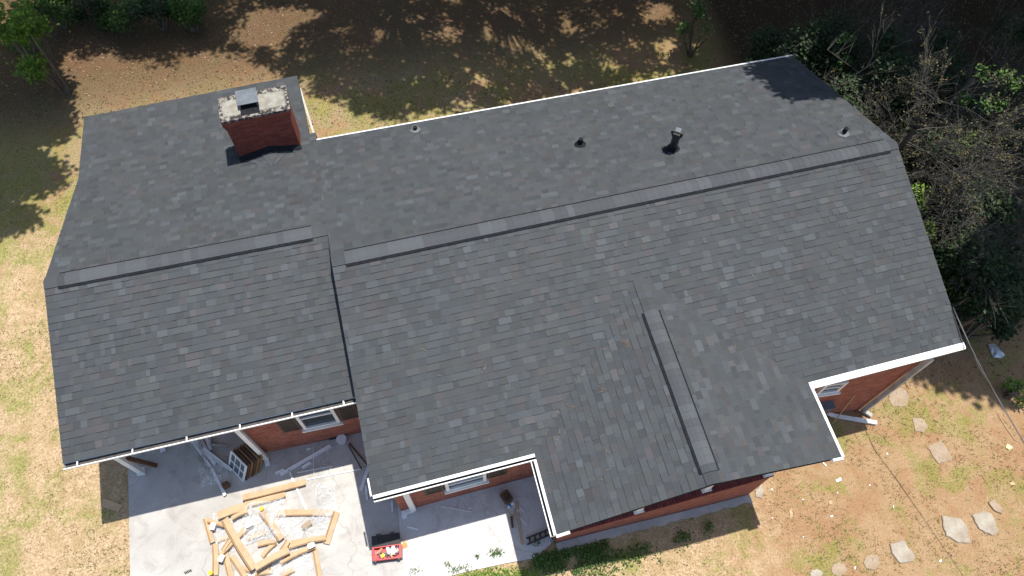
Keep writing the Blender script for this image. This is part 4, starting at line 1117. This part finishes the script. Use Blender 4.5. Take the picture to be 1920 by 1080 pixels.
# tall shade trees: trunks outside the frame, crowns built where their shade falls
def clump(mb_, c_, r_, n_, size, flat_=.6):
    for _ in range(n_):
        v = Vector((random.gauss(0, 1), random.gauss(0, 1), random.gauss(0, 1))).normalized()*(rnd()**.45)*r_
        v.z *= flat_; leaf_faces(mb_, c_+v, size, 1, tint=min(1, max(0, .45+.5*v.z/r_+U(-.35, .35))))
warned = 0
def tall_tree(base, clumps, label, name="shade_tree", dens=1.0, leafm="leaf_mid", size=.2):
    global warned
    z0 = zt(*base); B = Vector((base[0], base[1], z0)); e_ = empty(name, B, label, "tree", "tall trees round the yard")
    cs = []
    for px, py, h, r_ in clumps:
        gp = gnd(px, py); c_ = gp+Vector((-SH.x, -SH.y, 1))*h; cs.append((c_, r_))
        pr = proj(c_-Vector((0, 0, r_*.6)))
        if pr[2] > 0 and -60 < pr[0] < 1980 and pr[1] > -60 and pr[1] < 1100: print("CLUMP IN VIEW", label[:20], (px, py, h), [round(v) for v in pr])
    top = sum((c_ for c_, _ in cs), Vector())/len(cs)
    H = max(4, top.z-z0)
    t_ = MB(); fork = B+Vector((0, 0, H*.5)); 
    t_.tube([B-up*.2, B+up*.4, B+up*H*.25+Vector((U(-.1, .1), U(-.1, .1), 0)), fork], [.34, .26, .22, .18], 12, cap=False)
    for c_, r_ in cs:
        m1 = lerp(fork, c_, .5)+Vector((U(-.3, .3), U(-.3, .3), U(0, .5)))
        t_.tube([fork, m1, c_], [.11, .06, .02], 7, cap=False)
        for _ in range(5):
            q_ = c_+Vector((U(-1, 1), U(-1, 1), U(-.5, .5)))*r_*.8; t_.tube([lerp(m1, c_, .6), lerp(c_, q_, .5)+up*.1, q_], [.03, .018, .006], 4, cap=False)
    t_.build("trunk", "bark", e_, smooth_=True)
    cr_ = MB()
    for c_, r_ in cs: clump(cr_, c_, r_, int(330*dens*r_*r_), size)
    cr_.build("crown", leafm, e_)

def canopy_shade(trees, shaded, step, h, r_, dens=1.0, leafm="leaf_mid", size=.28, zoff=0.0, nz_scale=.75, thr=.18):
    """trees: (base, label); shaded(px, py) -> 0..1 share of shade wanted there; every crown tuft goes up towards the sun from its shade"""
    lists = [[] for _ in trees]
    py = shaded.y0
    while py < shaded.y1:
        px = shaded.x0
        while px < shaded.x1:
            qx, qy = px+U(-.5, .5)*step, py+U(-.5, .5)*step
            s_ = shaded(qx, qy)
            if s_ > 0:
                g_ = hit(qx, qy, zoff) if zoff else gnd(qx, qy)
                nzv = .5+.5*noise.noise(Vector((g_.x*nz_scale, g_.y*nz_scale, 11)))+.3*noise.noise(Vector((g_.x*2.0, g_.y*2.0, 5)))
                if nzv < s_*(1+thr)-thr*.2:
                    hh = h+U(-1.2, 1.2); c_ = g_+Vector((-SH.x, -SH.y, 1))*hh
                    k_ = min(range(len(trees)), key=lambda i: (Vector(trees[i][0])-Vector((c_.x, c_.y))).length)
                    lists[k_].append((c_, r_*U(.7, 1.25)))
            px += step
        py += step*.8
    for (base, label), cs in zip(trees, lists):
        if not cs: print("no clumps", label); continue
        z0 = zt(*base); B = Vector((base[0], base[1], z0)); e_ = empty("shade_tree", B, label, "tree", "tall trees round the yard")
        for c_, q_ in cs:
            pr = proj(c_-up*q_*.6)
            if pr[2] > 0 and -40 < pr[0] < 1960 and pr[1] > -40 and pr[1] < 1100: print("IN VIEW", label[:24], [round(v) for v in pr])
        zc = min(c_.z for c_, _ in cs); t_ = MB(); fork = B+up*((zc-z0)*.62)
        t_.tube([B-up*.2, B+up*.4, lerp(B, fork, .5)+Vector((.08, -.05, 0)), fork], [.3, .22, .14, .08], 12, cap=False)
        big_ = cs[::max(1, len(cs)//9)]
        hubs = []
        for c_, _ in big_:
            m1 = lerp(fork, c_, .55)+Vector((U(-.5, .5), U(-.5, .5), U(.1, .6))); hubs.append(m1)
            t_.tube([fork, lerp(fork, m1, .5)+Vector((U(-.3, .3), U(-.3, .3), .2)), m1, c_], [.04, .034, .026, .014], 6, cap=False)
        for c_, q_ in cs:
            hb = min(hubs, key=lambda v: (v-c_).length); t_.tube([hb, lerp(hb, c_, .6)+up*.15, c_], [.014, .01, .005], 4, cap=False)
        t_.build("trunk", "bark", e_, smooth_=True)
        cr_ = MB()
        for c_, q_ in cs:
            for _ in range(int(430*dens*q_*q_)+6):
                v = Vector((random.gauss(0, 1), random.gauss(0, 1), random.gauss(0, 1))).normalized()*(rnd()**.5)*q_; v.z *= .6
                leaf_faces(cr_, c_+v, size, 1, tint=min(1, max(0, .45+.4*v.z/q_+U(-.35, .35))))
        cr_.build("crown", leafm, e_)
def interp(tab, x):
    for (a, b), (c, d) in zip(tab, tab[1:]):
        if a <= x <= c: return b+(d-b)*(x-a)/(c-a)
    return tab[-1][1] if x > tab[-1][0] else tab[0][1]
LOW = [(-200, 150), (60, 140), (150, 115), (180, 95), (260, 105), (330, 118), (360, 92), (420, 90), (470, 100), (500, 118), (560, 150), (590, 170), (640, 180), (690, 215), (740, 228), (800, 226), (1480, 110), (1520, 100)]
LIT = [(500, 50, 62, 44), (730, 68, 40, 20), (650, 55, 22, 14), (850, 62, 30, 14), (790, 72, 16, 12), (1065, 55, 22, 16), (1235, 25, 44, 22), (1250, 95, 26, 34), (955, 85, 20, 14), (575, 25, 30, 14), (905, 150, 18, 22), (780, 150, 22, 8), (700, 100, 18, 12), (1010, 125, 24, 9), (1190, 80, 14, 10), (860, 190, 14, 10), (740, 195, 14, 6), (930, 20, 18, 8), (1130, 110, 18, 8), (1300, 90, 14, 18)]
def sh_back(px, py):
    lim = interp(LOW, px)
    if py > lim: return 0
    if px < 85 and py < 95: return 0
    for a, b, c, d in LIT:
        if ((px-a)/(c*.95))**2+((py-b)/(d*.95))**2 < 1: return 0
    return .60 if py < lim-16 else .50
sh_back.x0, sh_back.x1, sh_back.y0, sh_back.y1 = -120, 1500, -70, 235
canopy_shade([((-9.5, 13.5), "tall broadleaf tree shading the back left corner of the yard"), ((-2.5, 16), "tall broadleaf tree behind the carport wing, shading the yard"),
  ((3.5, 16.5), "tall broadleaf tree behind the house, left of the middle"), ((9.0, 17), "tall broadleaf tree behind the middle of the house"), ((14.5, 16.0), "tall broadleaf tree behind the right half of the house")],
  sh_back, 15, 11, .25, dens=1.7, nz_scale=1.5, size=.17)
LF = [(15, 150, 40, 30), (70, 165, 45, 45), (40, 210, 70, 45), (100, 235, 30, 30), (25, 262, 55, 18), (20, 320, 45, 45), (70, 325, 42, 34), (25, 410, 40, 16), (0, 425, 22, 14), (5, 487, 12, 5), (110, 170, 22, 18), (30, 110, 60, 30), (10, 372, 18, 16)]
def sh_left(px, py):
    for a, b, c, d in LF:
        if ((px-a)/c)**2+((py-b)/d)**2 < 1: return .72
    return 0
sh_left.x0, sh_left.x1, sh_left.y0, sh_left.y1 = -60, 150, 90, 500
canopy_shade([((-13.0, 4.5), "tall broadleaf tree outside the left edge shading the lawn's rim")], sh_left, 15, 9, .28, dens=1.9, size=.2)
RL = [(1775, 430, 78, 110), (1735, 345, 45, 40), (1820, 490, 60, 45), (1700, 130, 40, 30), (1830, 60, 40, 30), (1760, 180, 45, 40), (1890, 110, 30, 30), (1850, 290, 40, 40), (1900, 250, 20, 20), (1868, 660, 16, 12)]
def sh_right(px, py):
    edge = interp([(-190, 1340), (60, 1420), (95, 1480), (160, 1600), (270, 1700), (340, 1712), (640, 1795), (700, 1800)], py)
    if px < edge: return 0
    if py > interp([(1700, 500), (1790, 545), (1850, 560), (1900, 585), (1990, 620)], px): return 0
    for a, b, c, d in RL:
        if ((px-a)/c)**2+((py-b)/d)**2 < 1: return 0 if px < 1880 and py > 300 else .86
    return 1.0
sh_right.x0, sh_right.x1, sh_right.y0, sh_right.y1 = 1340, 2250, -190, 760
canopy_shade([((19.5, 11.5), "tall broadleaf tree behind the woods beyond the rear right roof corner"), ((22.5, 5.0), "tall broadleaf tree beyond the right edge, shading the twiggy woods"), ((21.5, -1.5), "tall broadleaf tree beyond the right edge, level with the front slope")],
  sh_right, 28, 9.5, .6, dens=1.3, zoff=1.5)
RC = [(1445, 118, 16, 10), (1478, 116, 26, 12), (1520, 140, 28, 24), (1500, 160, 30, 16), (1545, 168, 20, 12), (1525, 178, 16, 10)]
def sh_roof(px, py):
    for a, b, c, d in RC:
        if ((px-a)/c)**2+((py-b)/d)**2 < 1: return 1.0
    return 0
sh_roof.x0, sh_roof.x1, sh_roof.y0, sh_roof.y1 = 1425, 1570, 100, 192
canopy_shade([((17.5, 12.8), "tall broadleaf tree leaning over the rear right roof corner")], sh_roof, 13, 8, .4, zoff=3.2, dens=2.0, size=.2)

# unseen forest trees added to block low sky light; one built, then copied
f_base = Vector((-17, 21, 0)); fe = empty("added_forest_tree", f_base, "tall leafy forest tree, unseen, added round the yard to block sky light", "tree", "unseen forest trees added to block the sky")
t_ = MB(); t_.tube([f_base-up*1, f_base+up*3, f_base+Vector((.2, .1, 8))], [.35, .28, .1], 10); cr_ = MB()
for _ in range(46):
    a_ = U(0, 6.28); hh = U(1.5, 13); q_ = 3.4*math.sin(min(1, (hh+1)/14)*math.pi)**.6*math.sqrt(rnd())+.2; c_ = f_base+Vector((q_*math.cos(a_), q_*math.sin(a_), hh))
    t_.tube([f_base+up*min(hh, 7.5)*.9, c_], [.05, .015], 4, cap=False)
    for _ in range(34):
        v = Vector((random.gauss(0, 1), random.gauss(0, 1), random.gauss(0, 1)))*.45; leaf_faces(cr_, c_+v, .55, 1)
t_.build("trunk", "bark", fe); cr_.build("crown", "leaf_mid", fe)
FT = [(-12, 22), (-7, 20.5), (-2, 22), (3, 23), (8, 22), (13, 23.5), (18, 22), (23, 20), (26, 15), (27, 10), (26.5, 5), (27, 0), (26, -5), (-19, 15), (-20, 9), (30, 20)]
for x_, y_ in FT:
    c_o = fe.copy(); scene.collection.objects.link(c_o); c_o.location = (x_, y_, 0); c_o.rotation_euler[2] = U(0, 6.28); s_ = U(.9, 1.15); c_o.scale = (s_, s_, s_)
    for ch_ in fe.children:
        d_o = ch_.copy(); scene.collection.objects.link(d_o); d_o.parent = c_o
# ---- visible undergrowth on the right: shrubs, vines and bare twiggy trees
def bush(px, py, z, r_, n_, label, leafm="leaf_dark", size=.11, name="bush", h=None, stems=5, group="bushes beside the right wall", flat_=.75, lumps=7, cat="bush"):
    top = hit(px, py, z); g0 = zt(top.x, top.y); B = Vector((top.x, top.y, g0)); e_ = empty(name, B, label, cat, group)
    hh = max(.5, z-g0); t_ = MB(); cr_ = MB(); 
    cents = []
    for _ in range(lumps):
        a_ = U(0, 6.28); rr_ = r_*math.sqrt(rnd())*.85
        cents.append((Vector((top.x+rr_*math.cos(a_), top.y+rr_*math.sin(a_), g0+hh*U(.45, 1.0)-.25*rr_)), r_*U(.25, .5)))
    for c_, q_ in cents:
        t_.tube([B+Vector((U(-.1, .1), U(-.1, .1), 0)), lerp(B, c_, .5)+Vector((U(-.2, .2), U(-.2, .2), .2)), c_], [.035, .025, .01], 5, cap=False)
        for _ in range(6):
            e2 = c_+Vector((U(-1, 1), U(-1, 1), U(-.4, .8)))*q_*1.1; t_.tube([c_, lerp(c_, e2, .5)+up*.05, e2], [.012, .008, .004], 4, cap=False)
    for c_, q_ in cents:
        m_n = int(n_/lumps)
        for _ in range(m_n):
            v = Vector((random.gauss(0, 1), random.gauss(0, 1), random.gauss(0, 1))).normalized()*(rnd()**.5)*q_*1.15; v.z *= flat_
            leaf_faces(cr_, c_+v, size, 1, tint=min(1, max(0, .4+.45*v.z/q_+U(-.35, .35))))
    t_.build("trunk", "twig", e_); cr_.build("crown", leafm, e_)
def ground_z(px, py, z): p_ = hit(px, py, z); return p_
bushes = [
 (1570, 60, 2.4, 1.2, 2600, "dark bush behind the rear right roof corner", "leaf_dark"),
 (1490, 40, 2.2, 1.2, 2200, "dark drooping bush at the top edge, left of the woods", "leaf_dark"),
 (1620, 60, 3.2, 1.4, 2200, "dark bush at the top edge under the bare vines", "leaf_dark"),
 (1740, 40, 3.8, 1.5, 2200, "dark bush at the top edge beneath the yellowish tree", "leaf_dark"),
 (1860, 60, 4.0, 1.5, 2200, "dark bush in the top right corner", "leaf_dark"),
 (1680, 180, 2.6, 1.3, 1800, "dark bush beyond the rear right slope", "leaf_dark"),
 (1800, 200, 3.2, 1.4, 2200, "dark bush deep among the twiggy trees", "leaf_dark"),
 (1900, 230, 3.6, 1.2, 2200, "mid green bush at the right edge, upper", "leaf_mid"),
 (1760, 310, 2.2, 1.1, 1800, "dark bush beside the ridge end", "leaf_dark"),
 (1860, 340, 3.0, 1.3, 2400, "dark bush at the right edge, level with the ridge", "leaf_dark"),
 (1800, 430, 2.3, 1.0, 2400, "dark bush beside the front slope's upper rake", "leaf_dark"),
 (1890, 450, 2.8, 1.2, 2600, "deep green bush at the right edge, middle", "leaf_dark"),
 (1850, 500, 1.6, .6, 1700, "deep green bush at the edge of the clearing", "leaf_dark"),
 (1930, 540, 1.7, .6, 1500, "lowest deep green bush on the right edge", "leaf_dark"),
]
for a in bushes: bush(*a[:4], int(a[4]*1.7), *a[5:])
for a in ((1650, 110, 2.8, 1.2, 2600, "drooping dark tree crown just beyond the rear rake", "leaf_dark"), (1720, 130, 3.2, 1.2, 2600, "dark crown between the bare vines and the yellowish tree", "leaf_dark"),
  (1790, 120, 3.6, 1.2, 2600, "dark crown under the yellowish tree", "leaf_dark"), (1880, 160, 4.0, 1.2, 2600, "dark crown at the right edge, upper part", "leaf_dark"), (1740, 240, 2.6, 1.0, 2200, "dark crown close to the rake above the ridge end", "leaf_dark"),
  (1830, 270, 3.2, 1.1, 2400, "dark crown in the middle of the woods", "leaf_dark"), (1900, 390, 3.0, 1.0, 2200, "dark crown at the right edge, level with the bright sprig", "leaf_dark"), (1840, 490, 2.2, .9, 2200, "dark crown beside the largest bright sprig", "leaf_dark"), (1910, 510, 2.3, .9, 2000, "dark crown on the right edge above the lowest bush", "leaf_dark")): bush(*a)
bush(1725, 350, 2.7, .38, 420, "bright green sprig beside the rake just below the ridge end", "leaf_bright", .085, "shrub", group="bright sprigs along the right rake")
bush(1790, 480, 2.2, .6, 800, "largest bright green sprig beside the right rake", "leaf_bright", .085, "shrub", group="bright sprigs along the right rake")
bush(1745, 420, 2.2, .3, 260, "bright green sprig between the other two along the rake", "leaf_bright", .085, "shrub", group="bright sprigs along the right rake")
bush(1905, 735, -.6, .35, 420, "bright green weed clump at the right edge of the lawn", "leaf_bright", .07, "shrub", group="weed clumps on the right lawn")
bush(1895, 125, 5.0, .5, 500, "sunlit green sprig at the right edge near the top", "leaf_mid", .09, "shrub", group="sprigs among the woods")
bush(1325, 5, 1.2, .55, 600, "green sapling at the top edge behind the right half of the roof", "leaf_mid", .09, "shrub", group="sprigs among the woods")
bush(1610, 235//1-170, 2.9, .4, 300, "green tuft on the dark bush at the top edge", "leaf_mid", .09, "shrub", group="sprigs among the woods")

def twig_tree(px, py, z, label, n_l, leafm, height, lean=(0, 0), wood="twig_bare", depth=3, kids=(3, 5), leafsize=.055, spread=.75, ln=1.5):
    top = hit(px, py, z); g0 = zt(top.x, top.y); B = Vector((top.x+lean[0], top.y+lean[1], g0)); e_ = empty("vine_tree", B, label, "tree", "twiggy trees in the right woods")
    t_ = MB(); tips = []; hub = Vector((top.x, top.y, z-ln*.7))
    t_.tube([B-up*.1, lerp(B, hub, .5)+Vector((U(-.2, .2), U(-.2, .2), 0)), hub], [.1, .08, .055], 8, cap=False)
    for k_ in range(13):
        a_ = k_*2.4+U(-.3, .3); d = Vector((math.cos(a_), math.sin(a_), U(.15, .9)))
        branchy(t_, lerp(hub, B, U(0, .45)), d, ln*U(.7, 1.3), .014, depth, tips, spread, kids, -.02, 4, .003, 5)
    t_.build("trunk", wood, e_)
    if n_l:
        c_ = MB()
        for (p_, d) in tips:
            if rnd() < n_l: leaf_faces(c_, p_, leafsize, random.randint(1, 4))
        c_.build("crown", leafm, e_)
twig_tree(1760, 180, 4.6, "grey twiggy tree with yellowish leaves, centre of the right woods", .3, "leaf_yellow", 5, (.5, .6))
twig_tree(1880, 80, 5.4, "twiggy tree with yellowish leaves in the top right corner", .35, "leaf_yellow", 5, (.5, .6))
twig_tree(1700, 150, 2.6, "bare vine-hung tree arching behind the roof's rear corner", .06, "leaf_yellow", 4, (1.2, .5), ln=2.0, spread=.5)
twig_tree(1860, 290, 4.0, "bare whitish twig tree at the right, level with the ridge", .15, "leaf_yellow", 4, (.5, .2))
twig_tree(1700, 60, 4.0, "bare twiggy tree at the top edge of the woods", .1, "leaf_yellow", 4, (.6, .6), ln=1.8, spread=.55)
twig_tree(1830, 390, 3.2, "bare brownish twig tree above the bright sprig", .1, "leaf_dark", 3, (.4, .2), ln=1.2)

twig_tree(1620, 190, 1.8, "low tangle of grey vines against the rear rake", 0, "leaf_yellow", 4, (.8, .3), ln=1.5, spread=.5)
twig_tree(1790, 250, 3.6, "grey twiggy tree in the middle of the woods without leaves", .05, "leaf_yellow", 4, (.4, .4), ln=1.5)
twig_tree(1900, 180, 4.6, "twiggy tree with few yellow leaves on the right edge", .2, "leaf_yellow", 4, (.4, .4), ln=1.4)
# ---- top left: bright tree and bushes along the back edge
bush(0, 0, 3.4, .72, 2800, "bright green tree crown in the top left corner", "leaf_bright", .12, "small_tree", group="greenery along the back left", lumps=10, cat="tree")
for px_, r_, mt_, lb_ in ((85, .8, "leaf_mid", "dark leafy bush right beside the bright corner tree"), (150, .8, "leaf_dark", "second dark bush from the bright corner tree along the top edge"),
  (215, .75, "leaf_mid", "third dark bush from the bright corner tree along the top edge"), (275, .7, "leaf_dark", "fourth dark bush from the bright corner tree along the top edge"), (335, .6, "leaf_mid", "rightmost small bush of the row along the top left edge")):
    bush(px_, -20+(px_ % 3)*6, 1.3, r_, 2600, lb_, mt_, .09, "bush", group="greenery along the back left")
bush(25, 70, 1.2, .5, 500, "low green shrub below the bright corner tree", "leaf_mid", .1, "shrub", group="greenery along the back left")

# ---- ivy and weeds near the porch (countless leaves: stuff)
def ground_leaves(region, n_, size, leafm, name, dz=.05, mask=None):
    m_ = MB(); c = 0
    while c < n_:
        px, py = region(); p_ = gnd(px, py)
        if mask and not mask(p_): continue
        leaf_faces(m_, p_+up*(size*.5+abs(random.gauss(0, dz))), size, 2); c += 1
    o = m_.build(name, leafm); tag(o, kind="stuff"); return o
def ivy_ok(p_): return noise.noise(Vector((p_.x*1.3, p_.y*1.6, 2))) > -.05
def ivy_reg():
    t_ = rnd()**1.5; x = lerp(1005, 1330, t_); y = lerp(1040, 975, t_)+abs(random.gauss(0, 26))*(1.4-t_); return x, y+4
ground_leaves(ivy_reg, 1300, .06, "leaf_mid", "ivy", .05, mask=ivy_ok)
ground_leaves(lambda: (U(780, 1010), 1062+U(0, 22)+(1010-U(780, 1010))*.05), 500, .05, "leaf_bright", "weeds", .02, mask=lambda p_: zt(p_.x, p_.y) < 5 and not (p_.y > hit(900, 1070).y))
def porch_weeds():
    m_ = MB()
    for cx_, cy_, n_, r_ in ((1205, 740, 110, 26), (1240, 735, 40, 16), (1068, 765, 30, 12), (832, 828, 30, 10), (880, 870, 50, 20), (960, 850, 50, 26), (580, 880, 40, 22), (1530, 660, 60, 26), (1680, 640, 60, 26)):
        for _ in range(n_):
            p_ = hit(*c5(cx_+random.gauss(0, r_), cy_+random.gauss(0, r_*.5)), .03); leaf_faces(m_, p_+up*abs(random.gauss(0, .04)), .032, 1)
    o = m_.build("weeds", "leaf_mid"); tag(o, kind="stuff")
porch_weeds()
# leaf litter on the shaded ground behind the house and under the woods
def litter(n_):
    m_ = MB(); c = 0
    while c < n_:
        if rnd() < .72: px, py = U(-40, 1500), U(-50, 240)
        else: px, py = U(1480, 1980), U(-50, 720)
        p_ = gnd(px, py)
        if p_.y < 4.4 and p_.x < 12.9: continue
        if p_.x < .3 and p_.y < 7.0 and p_.x > -5.9: continue
        t_ = rnd(); d = Vector((U(-1, 1), U(-1, 1), U(-.15, .3))).normalized(); s_ = Vector((-d.y, d.x, U(-.3, .3))).normalized(); L_ = U(.025, .07); w_ = L_*U(.2, .45); q_ = p_+up*.012
        m_.face([q_, q_+d*L_*.5+s_*w_, q_+d*L_, q_+d*L_*.5-s_*w_], None, (t_, t_, t_)); c += 1
    o = m_.build("leaf_litter", "dead_leaf"); tag(o, kind="stuff")
leaf_mat("dead_leaf", (.06, .035, .02), (.18, .11, .06), (.36, .27, .17), .1)
litter(19000)
# pine straw caught on the front slopes, mostly near the left valley of the gable
def straw_bits():
    m_ = MB(); n1 = (mRR-mRL).cross(mFL-mRL).normalized(); n1 = n1 if n1.z > 0 else -n1
    n2 = (gRB-gRF).cross(gLF-gRF).normalized(); n2 = n2 if n2.z > 0 else -n2
    n3 = (gRB-gRF).cross(gRF2-gRF).normalized(); n3 = n3 if n3.z > 0 else -n3
    cl_ = [(1055, 765, 10, 18, n2, gRF), (1140, 735, 14, 16, n2, gRF), (1165, 645, 12, 14, n2, gRF), (1050, 815, 12, 14, n2, gRF), (1030, 850, 10, 8, n1, mRL), (1095, 700, 26, 16, n2, gRF), (1100, 860, 60, 14, n2, gRF), (1385, 665, 26, 12, n3, gRF), (1335, 755, 40, 12, n3, gRF), (860, 700, 160, 18, n1, mRL), (1450, 600, 130, 14, n1, mRL), (900, 520, 120, 8, n1, mRL)]
    for cx_, cy_, r_, k_n, nn, p0 in cl_:
        for _ in range(k_n):
            p_ = hit_plane(cx_+random.gauss(0, r_), cy_+random.gauss(0, r_*.6), p0, nn)+nn*.024
            a_ = U(0, 3.14); d = Vector((math.cos(a_), math.sin(a_), 0)); d = (d-nn*d.dot(nn)).normalized(); s_ = nn.cross(d); L_ = U(.04, .13); w_ = U(.002, .004); t_ = U(.35, .8)
            m_.face([p_-s_*w_, p_+d*L_-s_*w_*.5, p_+d*L_+s_*w_*.5, p_+s_*w_], None, (t_,)*3)
    o = m_.build("pine_straw", "dead_leaf"); tag(o, kind="stuff")
straw_bits()
# grass blades: thin tufts over the lawn in view
def blades(n_):
    m_ = MB(); c = 0
    while c < n_:
        px, py = U(-60, 1980), U(-60, 1120); p_ = gnd(px, py)
        if p_.y < 6 and p_.x > lFL.x+.4 and p_.x < pR.x and p_.y > pL.y-.1: continue
        if p_.x > sl.x and p_.x < jB.x+2.3 and p_.y < 4.5: continue
        if p_.x > pR.x-.3 and p_.x < wRtop.x and p_.y > wRtop.y: continue
        nz = noise.noise(Vector((p_.x*.55+9, p_.y*.55, 3)))+.35*noise.noise(Vector((p_.x*2, p_.y*2, 7)))
        if nz < -.05 and rnd() < .75: continue
        tint = min(1, max(0, .75-nz*1.1+U(-.3, .3)))
        for _ in range(3):
            a_ = U(0, 6.28); d = Vector((math.cos(a_), math.sin(a_), 0)); h = U(.02, .06); q_ = p_+Vector((U(-.04, .04), U(-.04, .04), 0)); s_ = Vector((-d.y, d.x, 0))*U(.004, .009)
            m_.face([q_-s_, q_+s_, q_+d*h*U(.4, 1.2)+up*h], None, (tint,)*3)
        c += 1
    o = m_.build("grass", "blade"); tag(o, kind="stuff")
blades(17000)
print("faces", sum(len(o.data.polygons) for o in scene.objects if o.type == 'MESH'), "objects", len(scene.objects))
